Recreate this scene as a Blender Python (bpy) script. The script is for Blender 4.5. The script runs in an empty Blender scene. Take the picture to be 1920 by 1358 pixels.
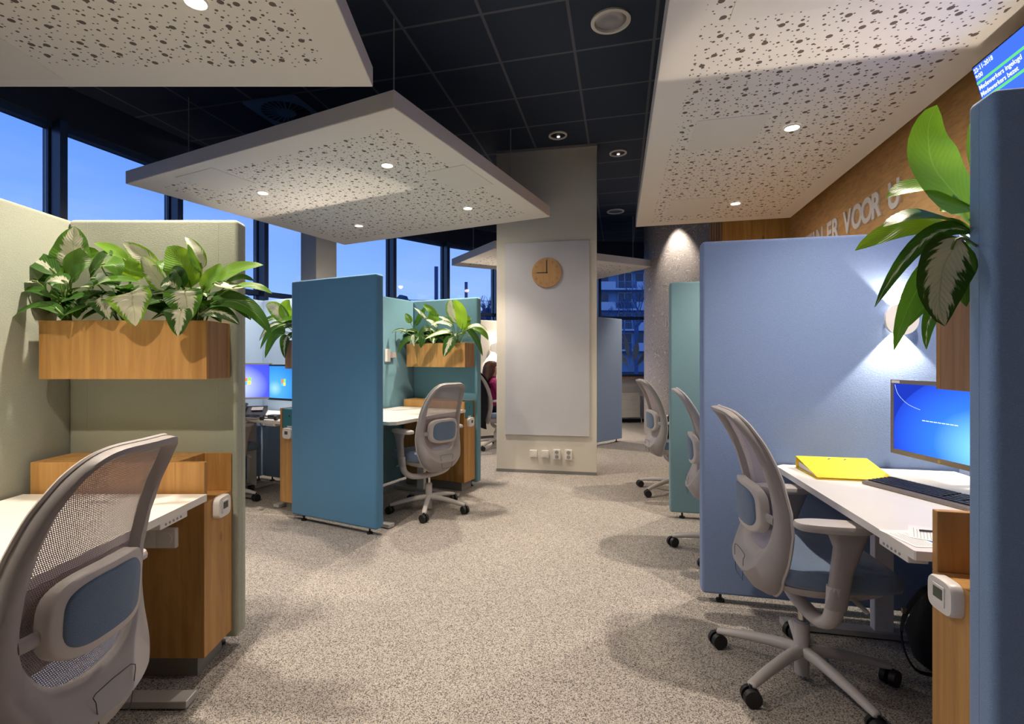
import bpy, bmesh, math, random
from mathutils import Vector, Matrix
PI = math.pi
sc = bpy.context.scene
COL = sc.collection
# ------------------------------------------------------------------ camera, sky, exposure
EYE = 1.32; FPX = 953.0; CX = 918.0; HZ = 673.0
cam_d = bpy.data.cameras.new('camera'); cam = bpy.data.objects.new('camera', cam_d); COL.objects.link(cam)
cam.location = (0, 0, EYE); cam.rotation_euler = (PI/2, 0, 0)
cam_d.sensor_width = 36; cam_d.lens = FPX/1920*36
cam_d.shift_x = (960-CX)/1920; cam_d.shift_y = (HZ-679)/1920
cam_d.clip_start = 0.05; cam_d.clip_end = 500
sc.camera = cam
sc.view_settings.view_transform = 'Standard'; sc.view_settings.look = 'None'
sc.view_settings.gamma = 1; sc.view_settings.use_curve_mapping = False
sc.view_settings.exposure = 0.78
sc.cycles.max_bounces = 8; sc.cycles.diffuse_bounces = 6; sc.cycles.transparent_max_bounces = 16
sc.cycles.caustics_reflective = False; sc.cycles.caustics_refractive = False
sc.cycles.use_denoising = True
sc.cycles.sample_clamp_indirect = 4.0
w = bpy.data.worlds.new('dusk_sky'); sc.world = w; w.use_nodes = True
nt = w.node_tree; nt.nodes.clear()
tc = nt.nodes.new('ShaderNodeTexCoord'); sx = nt.nodes.new('ShaderNodeSeparateXYZ')
rp = nt.nodes.new('ShaderNodeValToRGB'); bg = nt.nodes.new('ShaderNodeBackground'); ow = nt.nodes.new('ShaderNodeOutputWorld')
nz = nt.nodes.new('ShaderNodeTexNoise'); nz.inputs['Scale'].default_value = 2.2; nz.inputs['Detail'].default_value = 5
mp = nt.nodes.new('ShaderNodeMapping'); mp.inputs['Scale'].default_value = (1, 1, 5)
mx = nt.nodes.new('ShaderNodeMix'); mx.data_type = 'RGBA'
cr2 = nt.nodes.new('ShaderNodeValToRGB'); cr2.color_ramp.elements[0].position = .5; cr2.color_ramp.elements[1].position = .8
cr2.color_ramp.elements[0].color = (0, 0, 0, 1); cr2.color_ramp.elements[1].color = (.35, .35, .35, 1)
nt.links.new(tc.outputs['Generated'], sx.inputs[0]); nt.links.new(sx.outputs['Z'], rp.inputs[0])
nt.links.new(tc.outputs['Generated'], mp.inputs['Vector']); nt.links.new(mp.outputs[0], nz.inputs['Vector'])
nt.links.new(nz.outputs['Fac'], cr2.inputs[0]); nt.links.new(cr2.outputs[0], mx.inputs['Factor'])
e = rp.color_ramp.elements
e[0].position = 0.0; e[0].color = (.30, .44, .78, 1)
e[1].position = 0.9; e[1].color = (.045, .12, .45, 1)
k = rp.color_ramp.elements.new(.10); k.color = (.24, .41, .84, 1)
k = rp.color_ramp.elements.new(.32); k.color = (.125, .275, .76, 1)
nt.links.new(rp.outputs[0], mx.inputs['A']); mx.inputs['B'].default_value = (.42, .50, .78, 1)
nt.links.new(mx.outputs['Result'], bg.inputs[0]); bg.inputs[1].default_value = 0.93
nt.links.new(bg.outputs[0], ow.inputs[0])

WARM = (1.0, .86, .70)
def spot(loc, power, angle=100, blend=.35, rad=.03, col=WARM, aim=(0, 0, -1), name='downlight_beam'):
    d = bpy.data.lights.new(name, 'SPOT'); o = bpy.data.objects.new(name, d); COL.objects.link(o)
    d.energy = power; d.spot_size = math.radians(angle); d.spot_blend = blend; d.shadow_soft_size = rad; d.color = col
    o.location = loc; o.rotation_euler = Vector(aim).to_track_quat('-Z', 'Y').to_euler()
    return o

# ------------------------------------------------------------------ frames and layout
CEIL = 3.75; PT = 1.955; RZ = 2.88; RS = (RZ-1.32)/1.33
def P(px, py, D):                      # a point seen along a known direction, at its real distance D
    return Vector(((px-CX)*D/FPX, D, EYE+(HZ-py)*D/FPX))
def FL(px, py, z=0.0):                 # a point seen on the horizontal plane z
    D = FPX*(z-EYE)/(HZ-py); return Vector(((px-CX)*D/FPX, D, z))
def rz(a): return Matrix.Rotation(a, 4, 'Z')
class Frame:
    def __init__(s, x, y, deg): s.o = Vector((x, y, 0)); s.a = math.radians(deg); s.m = Matrix.Translation(s.o) @ rz(s.a)
    def p(s, x, y, z=0): return s.m @ Vector((x, y, z))
    def inv(s, v): return s.m.inverted() @ Vector(v)

# ------------------------------------------------------------------ materials
MATS = {}
def newmat(name):
    m = bpy.data.materials.new(name); m.use_nodes = True; n = m.node_tree; n.nodes.clear()
    out = n.nodes.new('ShaderNodeOutputMaterial'); b = n.nodes.new('ShaderNodeBsdfPrincipled')
    n.links.new(b.outputs[0], out.inputs[0]); MATS[name] = m
    return m, n, b, out
def N(n, t, **kw):
    x = n.nodes.new(t)
    for a, v in kw.items():
        if a in x.inputs: x.inputs[a].default_value = v
        else: setattr(x, a, v)
    return x
def ramp(n, pts, interp='LINEAR'):
    r = n.nodes.new('ShaderNodeValToRGB'); r.color_ramp.interpolation = interp
    els = r.color_ramp.elements
    while len(els) > 1: els.remove(els[-1])
    els[0].position = pts[0][0]; els[0].color = (*pts[0][1], 1)
    for p, c in pts[1:]:
        q = els.new(p); q.color = (*c, 1)
    return r
def math_(n, op, a, b=None):
    x = n.nodes.new('ShaderNodeMath'); x.operation = op
    for i, v in enumerate((a, b)):
        if v is None: continue
        if isinstance(v, (int, float)): x.inputs[i].default_value = v
        else: n.links.new(v, x.inputs[i])
    return x.outputs[0]
def plain(name, col, rough=.5, metal=0, spec=.5, bump=0, bscale=200, var=.0, vscale=3):
    m, n, b, out = newmat(name)
    b.inputs['Base Color'].default_value = (*col, 1); b.inputs['Roughness'].default_value = rough
    b.inputs['Metallic'].default_value = metal; b.inputs['Specular IOR Level'].default_value = spec
    t = N(n, 'ShaderNodeTexCoord')
    nz = N(n, 'ShaderNodeTexNoise', Scale=vscale, Detail=3.0); n.links.new(t.outputs['Object'], nz.inputs['Vector'])
    v = max(var, .02)
    r = ramp(n, [(.3, tuple(c*(1-v) for c in col)), (.7, tuple(min(1, c*(1+v)) for c in col))])
    n.links.new(nz.outputs['Fac'], r.inputs[0]); n.links.new(r.outputs[0], b.inputs['Base Color'])
    if bump:
        n2 = N(n, 'ShaderNodeTexNoise', Scale=bscale, Detail=2.0); n.links.new(t.outputs['Object'], n2.inputs['Vector'])
        bp = N(n, 'ShaderNodeBump', Strength=bump, Distance=.004); n.links.new(n2.outputs['Fac'], bp.inputs['Height'])
        n.links.new(bp.outputs[0], b.inputs['Normal'])
    return m
def emit(name, col, s):
    m = bpy.data.materials.new(name); m.use_nodes = True; n = m.node_tree; n.nodes.clear()
    out = n.nodes.new('ShaderNodeOutputMaterial'); e = n.nodes.new('ShaderNodeEmission')
    e.inputs[0].default_value = (*col, 1); e.inputs[1].default_value = s; n.links.new(e.outputs[0], out.inputs[0]); MATS[name] = m
    return m
def fabric(name, col):
    m, n, b, out = newmat(name)
    b.inputs['Roughness'].default_value = .95; b.inputs['Specular IOR Level'].default_value = .15
    b.inputs['Sheen Weight'].default_value = .25; b.inputs['Sheen Roughness'].default_value = .5
    t = N(n, 'ShaderNodeTexCoord')
    a = N(n, 'ShaderNodeTexNoise', Scale=420.0, Detail=3.0); c = N(n, 'ShaderNodeTexNoise', Scale=90.0, Detail=3.0)
    mpn = N(n, 'ShaderNodeMapping'); mpn.inputs['Scale'].default_value = (1, 1, 3.2)
    n.links.new(t.outputs['Object'], a.inputs['Vector']); n.links.new(t.outputs['Object'], mpn.inputs['Vector']); n.links.new(mpn.outputs[0], c.inputs['Vector'])
    r = ramp(n, [(.3, tuple(x*.86 for x in col)), (.7, tuple(min(1, x*1.12) for x in col))]); n.links.new(a.outputs['Fac'], r.inputs[0])
    n.links.new(r.outputs[0], b.inputs['Base Color'])
    s = math_(n, 'ADD', a.outputs['Fac'], c.outputs['Fac'])
    bp = N(n, 'ShaderNodeBump', Strength=.35, Distance=.003); n.links.new(s, bp.inputs['Height']); n.links.new(bp.outputs[0], b.inputs['Normal'])
    return m
def wood(name, c1, c2, axis=2, plank=.45, rough=.5):
    m, n, b, out = newmat(name)
    b.inputs['Roughness'].default_value = rough; b.inputs['Specular IOR Level'].default_value = .3
    t = N(n, 'ShaderNodeTexCoord'); mpn = N(n, 'ShaderNodeMapping')
    s = [34, 34, 34]; s[axis] = 1.6; mpn.inputs['Scale'].default_value = s
    n.links.new(t.outputs['Object'], mpn.inputs['Vector'])
    a = N(n, 'ShaderNodeTexNoise', Scale=1.0, Detail=7.0, Distortion=.6); n.links.new(mpn.outputs[0], a.inputs['Vector'])
    m2 = N(n, 'ShaderNodeMapping'); s2 = [5, 5, 5]; s2[axis] = .9; m2.inputs['Scale'].default_value = s2
    n.links.new(t.outputs['Object'], m2.inputs['Vector'])
    w2 = N(n, 'ShaderNodeTexNoise', Scale=1.0, Detail=2.0, Distortion=1.5); n.links.new(m2.outputs[0], w2.inputs['Vector'])
    rings = math_(n, 'SINE', math_(n, 'MULTIPLY', w2.outputs['Fac'], 55.0))
    f = math_(n, 'ADD', math_(n, 'MULTIPLY', a.outputs['Fac'], .75), math_(n, 'MULTIPLY', rings, .03))
    big = N(n, 'ShaderNodeTexVoronoi', Scale=1.0/plank); m3 = N(n, 'ShaderNodeMapping'); s3 = [1, 1, 1]; s3[axis] = .12
    m3.inputs['Scale'].default_value = s3; n.links.new(t.outputs['Object'], m3.inputs['Vector']); n.links.new(m3.outputs[0], big.inputs['Vector'])
    sep = N(n, 'ShaderNodeSeparateColor'); n.links.new(big.outputs['Color'], sep.inputs[0])
    f = math_(n, 'ADD', f, math_(n, 'MULTIPLY', sep.outputs[0], .16))
    r = ramp(n, [(.15, c2), (.62, c1)]); n.links.new(f, r.inputs[0])
    vk = N(n, 'ShaderNodeTexVoronoi', Scale=3.0); m4 = N(n, 'ShaderNodeMapping'); s4 = [1.6, 1.6, 1.6]; s4[axis] = .9
    m4.inputs['Scale'].default_value = s4; n.links.new(t.outputs['Object'], m4.inputs['Vector']); n.links.new(m4.outputs[0], vk.inputs['Vector'])
    kr = ramp(n, [(.02, (.35, .3, .25)), (.09, (1, 1, 1))]); n.links.new(vk.outputs['Distance'], kr.inputs[0])
    mm = N(n, 'ShaderNodeMix', data_type='RGBA', blend_type='MULTIPLY'); mm.inputs['Factor'].default_value = .8
    n.links.new(r.outputs[0], mm.inputs['A']); n.links.new(kr.outputs[0], mm.inputs['B']); n.links.new(mm.outputs['Result'], b.inputs['Base Color'])
    bp = N(n, 'ShaderNodeBump', Strength=.12, Distance=.002); n.links.new(a.outputs['Fac'], bp.inputs['Height']); n.links.new(bp.outputs[0], b.inputs['Normal'])
    return m
OAK = wood('oak', (.60, .335, .115), (.36, .175, .05))
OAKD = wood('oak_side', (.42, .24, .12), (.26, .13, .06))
WALLOAK = wood('wall_oak', (.70, .40, .15), (.42, .21, .07), axis=1, plank=.6)
PANOAK = wood('panel_oak', (.70, .40, .12), (.48, .24, .06))
SAGE = fabric('sage_felt', (.375, .405, .325)); BLUE = fabric('steel_blue_felt', (.092, .255, .44)); TEAL = fabric('teal_felt', (.14, .30, .37))
SKY = fabric('sky_blue_felt', (.22, .31, .52)); SEA = fabric('sea_green_felt', (.20, .34, .38)); PALE = fabric('pale_blue_felt', (.34, .47, .66))
NAVY = fabric('dusk_blue_felt', (.25, .38, .60)); CREAM = fabric('cream_felt', (.66, .64, .58))
WHITE = plain('white_laminate', (.84, .81, .76), .35, bump=.03, bscale=500)
PLAST = plain('white_plastic', (.80, .77, .73), .35)
LGREY = plain('light_grey_plastic', (.52, .49, .48), .45, bump=.05, bscale=900)
GREY = plain('grey_plastic', (.36, .335, .335), .45, bump=.05, bscale=900)
SEATB = fabric('seat_blue', (.16, .22, .33)); PADB = fabric('lumbar_blue', (.14, .205, .31))
BLACK = plain('black_rubber', (.012, .012, .014), .5); DARK = plain('dark_plastic', (.03, .03, .035), .4)
CHROME = plain('brushed_steel', (.6, .58, .55), .25, metal=1); STEEL = plain('grey_painted_steel', (.50, .49, .48), .4, metal=.2)
WALLW = plain('wall_paint', (.66, .63, .57), .7, bump=.05, bscale=150); COLW = plain('column_paint', (.70, .66, .58), .6, bump=.05, bscale=150)
PLINTH = plain('grey_plinth', (.22, .215, .20), .5); FRAME = plain('window_frame_blue', (.030, .060, .14), .35)
FASCIA = plain('navy_fascia', (.020, .030, .06), .6); BOARD = plain('whiteboard_enamel', (.60, .60, .64), .18, spec=.5, var=.05, vscale=1.5)
YEL = plain('yellow_card', (.85, .62, .02), .45); PAPER = plain('paper', (.85, .85, .86), .7); BLUEINK = plain('blue_ink', (.03, .2, .65), .6)
BAGM = plain('black_nylon', (.008, .008, .010), .7, bump=.2, bscale=300); SOIL = plain('soil', (.02, .014, .01), .95, bump=.5, bscale=80)
TEALP = plain('teal_plastic', (.03, .19, .23), .5); BRASS = plain('brass', (.6, .5, .3), .3, metal=1)
WHITEM = plain('matt_white_metal', (.82, .80, .77), .5); RAFTW = plain('raft_edge', (.78, .74, .71), .6)
LETT = plain('letter_acrylic', (.80, .76, .72), .5); ALU = plain('monitor_grey', (.22, .19, .17), .35, metal=.3)
LCD = plain('lcd_display', (.05, .07, .05), .3); KEYM = plain('key_black', (.015, .017, .025), .35)
SKIN = plain('skin', (.55, .33, .24), .55); HAIR = plain('brown_hair', (.09, .035, .02), .45, bump=.6, bscale=60, var=.5, vscale=12)
MAG = plain('magenta_knit', (.30, .01, .12), .8, bump=.3, bscale=200); COAT = plain('black_coat', (.012, .012, .014), .85, bump=.2, bscale=80)

def mesh_fabric():
    m, n, b, out = newmat('chair_mesh')
    b.inputs['Base Color'].default_value = (.36, .30, .32, 1); b.inputs['Roughness'].default_value = .7
    t = N(n, 'ShaderNodeUVMap'); s = N(n, 'ShaderNodeSeparateXYZ'); n.links.new(t.outputs[0], s.inputs[0])
    row = math_(n, 'MULTIPLY', s.outputs[1], 2*PI/.0050)
    colx = math_(n, 'ADD', math_(n, 'MULTIPLY', s.outputs[0], 2*PI/.0048), math_(n, 'MULTIPLY', math_(n, 'FLOOR', math_(n, 'DIVIDE', s.outputs[1], .0050)), PI))
    h = math_(n, 'MULTIPLY', math_(n, 'ABSOLUTE', math_(n, 'SINE', math_(n, 'MULTIPLY', row, .5))), math_(n, 'ABSOLUTE', math_(n, 'SINE', math_(n, 'MULTIPLY', colx, .5))))
    hole = math_(n, 'GREATER_THAN', h, .68)
    tr = N(n, 'ShaderNodeBsdfTransparent'); mixs = N(n, 'ShaderNodeMixShader')
    n.links.new(hole, mixs.inputs[0]); n.links.new(b.outputs[0], mixs.inputs[1]); n.links.new(tr.outputs[0], mixs.inputs[2]); n.links.new(mixs.outputs[0], out.inputs[0])
    return m
MESHM = mesh_fabric()

def carpet():
    m, n, b, out = newmat('speckled_carpet')
    b.inputs['Roughness'].default_value = .95; b.inputs['Specular IOR Level'].default_value = .1
    t = N(n, 'ShaderNodeTexCoord')
    a = N(n, 'ShaderNodeTexNoise', Scale=240.0, Detail=2.0, Roughness=.6, Distortion=.6); n.links.new(t.outputs['Object'], a.inputs['Vector'])
    v = N(n, 'ShaderNodeTexVoronoi', Scale=230.0); n.links.new(t.outputs['Object'], v.inputs['Vector'])
    sep = N(n, 'ShaderNodeSeparateColor'); n.links.new(v.outputs['Color'], sep.inputs[0])
    f = math_(n, 'ADD', math_(n, 'MULTIPLY', a.outputs['Fac'], .8), math_(n, 'MULTIPLY', sep.outputs[0], .25))
    r = ramp(n, [(.34, (.055, .045, .040)), (.44, (.17, .15, .135)), (.51, (.37, .34, .31)), (.61, (.53, .49, .45))]); n.links.new(f, r.inputs[0])
    n.links.new(r.outputs[0], b.inputs['Base Color'])
    bp = N(n, 'ShaderNodeBump', Strength=.6, Distance=.004); n.links.new(a.outputs['Fac'], bp.inputs['Height']); n.links.new(bp.outputs[0], b.inputs['Normal'])
    return m
CARPET = carpet()

def ceil_tiles():
    m, n, b, out = newmat('navy_ceiling_tiles')
    b.inputs['Roughness'].default_value = .8
    t = N(n, 'ShaderNodeTexCoord'); s = N(n, 'ShaderNodeSeparateXYZ'); n.links.new(t.outputs['Object'], s.inputs[0])
    th = .254; s_ = .599
    u = math_(n, 'ADD', math_(n, 'MULTIPLY', s.outputs[0], math.sin(th)), math_(n, 'MULTIPLY', s.outputs[1], math.cos(th)))
    v = math_(n, 'SUBTRACT', math_(n, 'MULTIPLY', s.outputs[0], math.cos(th)), math_(n, 'MULTIPLY', s.outputs[1], math.sin(th)))
    def line(x, off):
        fr = math_(n, 'FRACT', math_(n, 'ADD', math_(n, 'DIVIDE', math_(n, 'SUBTRACT', x, off), s_), 50.5))
        return math_(n, 'LESS_THAN', math_(n, 'ABSOLUTE', math_(n, 'SUBTRACT', fr, .5)), .019)
    g = math_(n, 'MAXIMUM', line(u, 3.456), line(v, -.358))
    mm = N(n, 'ShaderNodeMix', data_type='RGBA'); n.links.new(g, mm.inputs['Factor'])
    mm.inputs['A'].default_value = (.030, .046, .080, 1); mm.inputs['B'].default_value = (.13, .14, .18, 1)
    n.links.new(mm.outputs['Result'], b.inputs['Base Color'])
    return m
CEILM = ceil_tiles()

def perforated(ax, ay):
    m, n, b, out = newmat('perforated_board')
    b.inputs['Roughness'].default_value = .65
    t = N(n, 'ShaderNodeTexCoord'); s = N(n, 'ShaderNodeSeparateXYZ'); n.links.new(t.outputs['Object'], s.inputs[0])
    cb = N(n, 'ShaderNodeCombineXYZ'); n.links.new(s.outputs[0], cb.inputs[0]); n.links.new(s.outputs[1], cb.inputs[1])
    tot = None
    for cell, rnd, r, off in ((.135, .62, .0150, 0), (.078, .72, .0080, 3.3), (.047, .8, .0044, 7.7)):
        ad = N(n, 'ShaderNodeVectorMath', operation='ADD'); ad.inputs[1].default_value = (off, off*1.7, 0); n.links.new(cb.outputs[0], ad.inputs[0])
        v = N(n, 'ShaderNodeTexVoronoi', Scale=1/cell, Randomness=rnd); v.voronoi_dimensions = '2D'; n.links.new(ad.outputs[0], v.inputs['Vector'])
        h = math_(n, 'LESS_THAN', v.outputs['Distance'], r/cell)
        tot = h if tot is None else math_(n, 'MAXIMUM', tot, h)
    mk = math_(n, 'MULTIPLY', math_(n, 'LESS_THAN', math_(n, 'ABSOLUTE', s.outputs[0]), ax), math_(n, 'LESS_THAN', math_(n, 'ABSOLUTE', s.outputs[1]), ay))
    h = math_(n, 'MULTIPLY', tot, mk)
    mm = N(n, 'ShaderNodeMix', data_type='RGBA'); n.links.new(h, mm.inputs['Factor'])
    mm.inputs['A'].default_value = (.84, .80, .745, 1); mm.inputs['B'].default_value = (.13, .10, .085, 1)
    n.links.new(mm.outputs['Result'], b.inputs['Base Color'])
    return m

def wallpaper():
    m, n, b, out = newmat('botanical_wallpaper')
    b.inputs['Roughness'].default_value = .6
    t = N(n, 'ShaderNodeTexCoord')
    a = N(n, 'ShaderNodeTexNoise', Scale=2.6, Detail=2.0, Distortion=2.5); n.links.new(t.outputs['Object'], a.inputs['Vector'])
    s = math_(n, 'ABSOLUTE', math_(n, 'SINE', math_(n, 'MULTIPLY', a.outputs['Fac'], 62.0)))
    r = ramp(n, [(.0, (.74, .71, .70)), (.32, (.42, .39, .39)), (1, (.33, .305, .31))]); n.links.new(s, r.inputs[0]); n.links.new(r.outputs[0], b.inputs['Base Color'])
    return m
WPAPER = wallpaper()

def glass():
    m, n, b, out = newmat('window_glass')
    tr = N(n, 'ShaderNodeBsdfTransparent'); tr.inputs[0].default_value = (.93, .96, 1, 1); gl = N(n, 'ShaderNodeBsdfGlossy', Roughness=.02)
    ms = N(n, 'ShaderNodeMixShader'); fr = N(n, 'ShaderNodeFresnel', IOR=1.45)
    n.links.new(fr.outputs[0], ms.inputs[0]); n.links.new(tr.outputs[0], ms.inputs[1]); n.links.new(gl.outputs[0], ms.inputs[2]); n.links.new(ms.outputs[0], out.inputs[0])
    return m
GLASS = glass()
FILM = plain('frosted_film', (.20, .30, .46), .8)

def leafmat():
    m, n, b, out = newmat('variegated_leaf')
    b.inputs['Roughness'].default_value = .38; b.inputs['Specular IOR Level'].default_value = .45
    uv = N(n, 'ShaderNodeUVMap', uv_map='leaf'); u2 = N(n, 'ShaderNodeUVMap', uv_map='kind')
    s = N(n, 'ShaderNodeSeparateXYZ'); n.links.new(uv.outputs[0], s.inputs[0]); k = N(n, 'ShaderNodeSeparateXYZ'); n.links.new(u2.outputs[0], k.inputs[0])
    au = math_(n, 'ABSOLUTE', s.outputs[0])
    cb = N(n, 'ShaderNodeCombineXYZ')
    n.links.new(math_(n, 'MULTIPLY', math_(n, 'SUBTRACT', s.outputs[1], math_(n, 'MULTIPLY', au, .35)), 22.0), cb.inputs[1]); n.links.new(math_(n, 'MULTIPLY', s.outputs[0], 2.2), cb.inputs[0]); n.links.new(math_(n, 'MULTIPLY', k.outputs[1], 50.0), cb.inputs[2])
    nz = N(n, 'ShaderNodeTexNoise', Scale=1.0, Detail=4.0); n.links.new(cb.outputs[0], nz.inputs['Vector'])
    edge = math_(n, 'ADD', math_(n, 'MULTIPLY', k.outputs[0], .62), math_(n, 'MULTIPLY', math_(n, 'SUBTRACT', nz.outputs['Fac'], .5), 1.1))
    dif = math_(n, 'SUBTRACT', edge, au)
    msk = N(n, 'ShaderNodeMapRange'); msk.inputs['From Min'].default_value = -.04; msk.inputs['From Max'].default_value = .08; n.links.new(dif, msk.inputs['Value'])
    on = math_(n, 'GREATER_THAN', k.outputs[0], .05)
    fac = math_(n, 'MULTIPLY', msk.outputs[0], on)
    g = ramp(n, [(.0, (.018, .06, .012)), (.5, (.055, .17, .02)), (1, (.17, .36, .035))]); n.links.new(k.outputs[1], g.inputs[0])
    vein = math_(n, 'MULTIPLY', math_(n, 'ADD', math_(n, 'SINE', math_(n, 'MULTIPLY', math_(n, 'SUBTRACT', s.outputs[1], math_(n, 'MULTIPLY', au, .3)), 95.0)), 1.0), .5)
    gm = N(n, 'ShaderNodeMix', data_type='RGBA', blend_type='MULTIPLY'); n.links.new(math_(n, 'MULTIPLY', vein, .22), gm.inputs['Factor']); n.links.new(g.outputs[0], gm.inputs['A']); gm.inputs['B'].default_value = (.5, .6, .4, 1)
    mm = N(n, 'ShaderNodeMix', data_type='RGBA'); n.links.new(fac, mm.inputs['Factor']); n.links.new(gm.outputs['Result'], mm.inputs['A']); mm.inputs['B'].default_value = (.72, .73, .60, 1)
    rib = math_(n, 'LESS_THAN', au, .035)
    m2 = N(n, 'ShaderNodeMix', data_type='RGBA'); n.links.new(math_(n, 'MULTIPLY', rib, .6), m2.inputs['Factor']); n.links.new(mm.outputs['Result'], m2.inputs['A']); m2.inputs['B'].default_value = (.30, .45, .12, 1)
    n.links.new(m2.outputs['Result'], b.inputs['Base Color'])
    tl = N(n, 'ShaderNodeBsdfTranslucent'); tm = N(n, 'ShaderNodeMix', data_type='RGBA', blend_type='MIX'); n.links.new(fac, tm.inputs['Factor']); tg = ramp(n, [(.0, (.03, .10, .01)), (.5, (.12, .30, .02)), (1, (.42, .68, .03))]); n.links.new(k.outputs[1], tg.inputs[0]); n.links.new(tg.outputs[0], tm.inputs['A']); tm.inputs['B'].default_value = (.50, .52, .32, 1); n.links.new(tm.outputs['Result'], tl.inputs[0])
    ms = N(n, 'ShaderNodeMixShader'); ms.inputs[0].default_value = .38; n.links.new(b.outputs[0], ms.inputs[1]); n.links.new(tl.outputs[0], ms.inputs[2]); n.links.new(ms.outputs[0], out.inputs[0])
    bp = N(n, 'ShaderNodeBump', Strength=.3, Distance=.002); n.links.new(vein, bp.inputs['Height']); n.links.new(bp.outputs[0], b.inputs['Normal'])
    return m
LEAF = leafmat(); STEM = plain('leaf_stem', (.16, .26, .06), .5)

def screenmat(name, stops, strength=1.0, axis=1, curve=None):
    m = bpy.data.materials.new(name); m.use_nodes = True; n = m.node_tree; n.nodes.clear(); MATS[name] = m
    out = N(n, 'ShaderNodeOutputMaterial'); em = N(n, 'ShaderNodeEmission', Strength=strength)
    t = N(n, 'ShaderNodeTexCoord'); mpn = N(n, 'ShaderNodeMapping'); mpn.inputs['Location'].default_value = curve or (-1.0, -.35, 0)
    n.links.new(t.outputs['UV'], mpn.inputs['Vector'])
    ln = N(n, 'ShaderNodeVectorMath', operation='LENGTH'); n.links.new(mpn.outputs[0], ln.inputs[0])
    r = ramp(n, stops); n.links.new(ln.outputs['Value'], r.inputs[0])
    n.links.new(r.outputs[0], em.inputs[0]); n.links.new(em.outputs[0], out.inputs[0])
    return m

# ------------------------------------------------------------------ mesh helpers
def new_bm(): return bmesh.new()
def link(name, bm, mat, parent=None, M=None, smooth=False, bevel=0, bseg=2):
    me = bpy.data.meshes.new(name)
    if bevel: bmesh.ops.bevel(bm, geom=[e for e in bm.edges if e.calc_face_angle(0) > .6], offset=bevel, segments=bseg, affect='EDGES', profile=.5, clamp_overlap=True)
    bmesh.ops.recalc_face_normals(bm, faces=bm.faces)
    if smooth:
        for f in bm.faces: f.smooth = True
    bm.to_mesh(me); bm.free()
    if mat: me.materials.append(mat)
    o = bpy.data.objects.new(name, me); COL.objects.link(o)
    if parent is not None: o.parent = parent
    if M is not None: o.matrix_local = M
    if smooth:
        try: me.set_sharp_from_angle(angle=math.radians(50))
        except Exception: pass
    return o
def box(bm, x0, x1, y0, y1, z0, z1, M=None):
    r = bmesh.ops.create_cube(bm, size=1); vs = r['verts']
    T = Matrix.Translation(((x0+x1)/2, (y0+y1)/2, (z0+z1)/2)) @ Matrix.Diagonal((abs(x1-x0), abs(y1-y0), abs(z1-z0), 1))
    bmesh.ops.transform(bm, matrix=(M @ T) if M else T, verts=vs); return vs
def cyl(bm, p0, p1, r0, r1=None, seg=24, caps=True):
    p0 = Vector(p0); p1 = Vector(p1); d = p1-p0; r1 = r0 if r1 is None else r1
    r = bmesh.ops.create_cone(bm, cap_ends=caps, segments=seg, radius1=r0, radius2=r1, depth=d.length)
    M = Matrix.Translation((p0+p1)/2) @ d.to_track_quat('Z', 'Y').to_matrix().to_4x4()
    bmesh.ops.transform(bm, matrix=M, verts=r['verts']); return r['verts']
def prism(bm, pts, z0, z1):
    a = [bm.verts.new((x, y, z0)) for x, y in pts]; b = [bm.verts.new((x, y, z1)) for x, y in pts]; n = len(pts)
    bm.faces.new(a[::-1]); bm.faces.new(b)
    for i in range(n): bm.faces.new((a[i], a[(i+1) % n], b[(i+1) % n], b[i]))
def loft(bm, rings, cap=True, closed=True):
    vs = [[bm.verts.new(p) for p in r] for r in rings]; n = len(rings[0])
    for i in range(len(vs)-1):
        for j in range(n if closed else n-1):
            bm.faces.new((vs[i][j], vs[i][(j+1) % n], vs[i+1][(j+1) % n], vs[i+1][j]))
    if cap:
        bm.faces.new(vs[0][::-1]); bm.faces.new(vs[-1])
def sell(a, b, n=16, e=3.0):
    out = []
    for i in range(n):
        t = 2*PI*i/n; c, s = math.cos(t), math.sin(t)
        out.append((a*math.copysign(abs(c)**(2/e), c), b*math.copysign(abs(s)**(2/e), s)))
    return out
def smoothpath(pts, n=6):
    pts = [Vector(p) for p in pts]; out = []
    for i in range(len(pts)-1):
        p0 = pts[max(i-1, 0)]; p1 = pts[i]; p2 = pts[i+1]; p3 = pts[min(i+2, len(pts)-1)]
        for k in range(n):
            t = k/n; out.append(.5*((2*p1)+(p2-p0)*t+(2*p0-5*p1+4*p2-p3)*t*t+(3*p1-p0-3*p2+p3)*t**3))
    out.append(pts[-1]); return out
def tube(bm, pts, r, seg=10, n=5, up=Vector((0, 0, 1)), sec=None):
    p = smoothpath(pts, n) if n > 1 else [Vector(q) for q in pts]; rings = []
    for i, q in enumerate(p):
        d = (p[min(i+1, len(p)-1)]-p[max(i-1, 0)]).normalized()
        a = d.cross(up)
        if a.length < 1e-3: a = d.cross(Vector((0, 1, 0)))
        a.normalize(); b = a.cross(d).normalized(); f = i/(len(p)-1)
        rr = r(f) if callable(r) else (r, r)
        if not isinstance(rr, tuple): rr = (rr, rr)
        rings.append([q+a*x*rr[0]+b*y*rr[1] for x, y in (sec or sell(1, 1, seg, 2))])
    loft(bm, rings)
def empty(name, loc, rot=0, label=None, cat=None, group=None):
    o = bpy.data.objects.new(name, None); COL.objects.link(o); o.location = loc; o.rotation_euler = (0, 0, rot)
    o.empty_display_size = .05
    return tag(o, label, cat, group)
def tag(o, label=None, cat=None, group=None, kind=None):
    if label: o['label'] = label
    if cat: o['category'] = cat
    if group: o['group'] = group
    if kind: o['kind'] = kind
    return o
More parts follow.
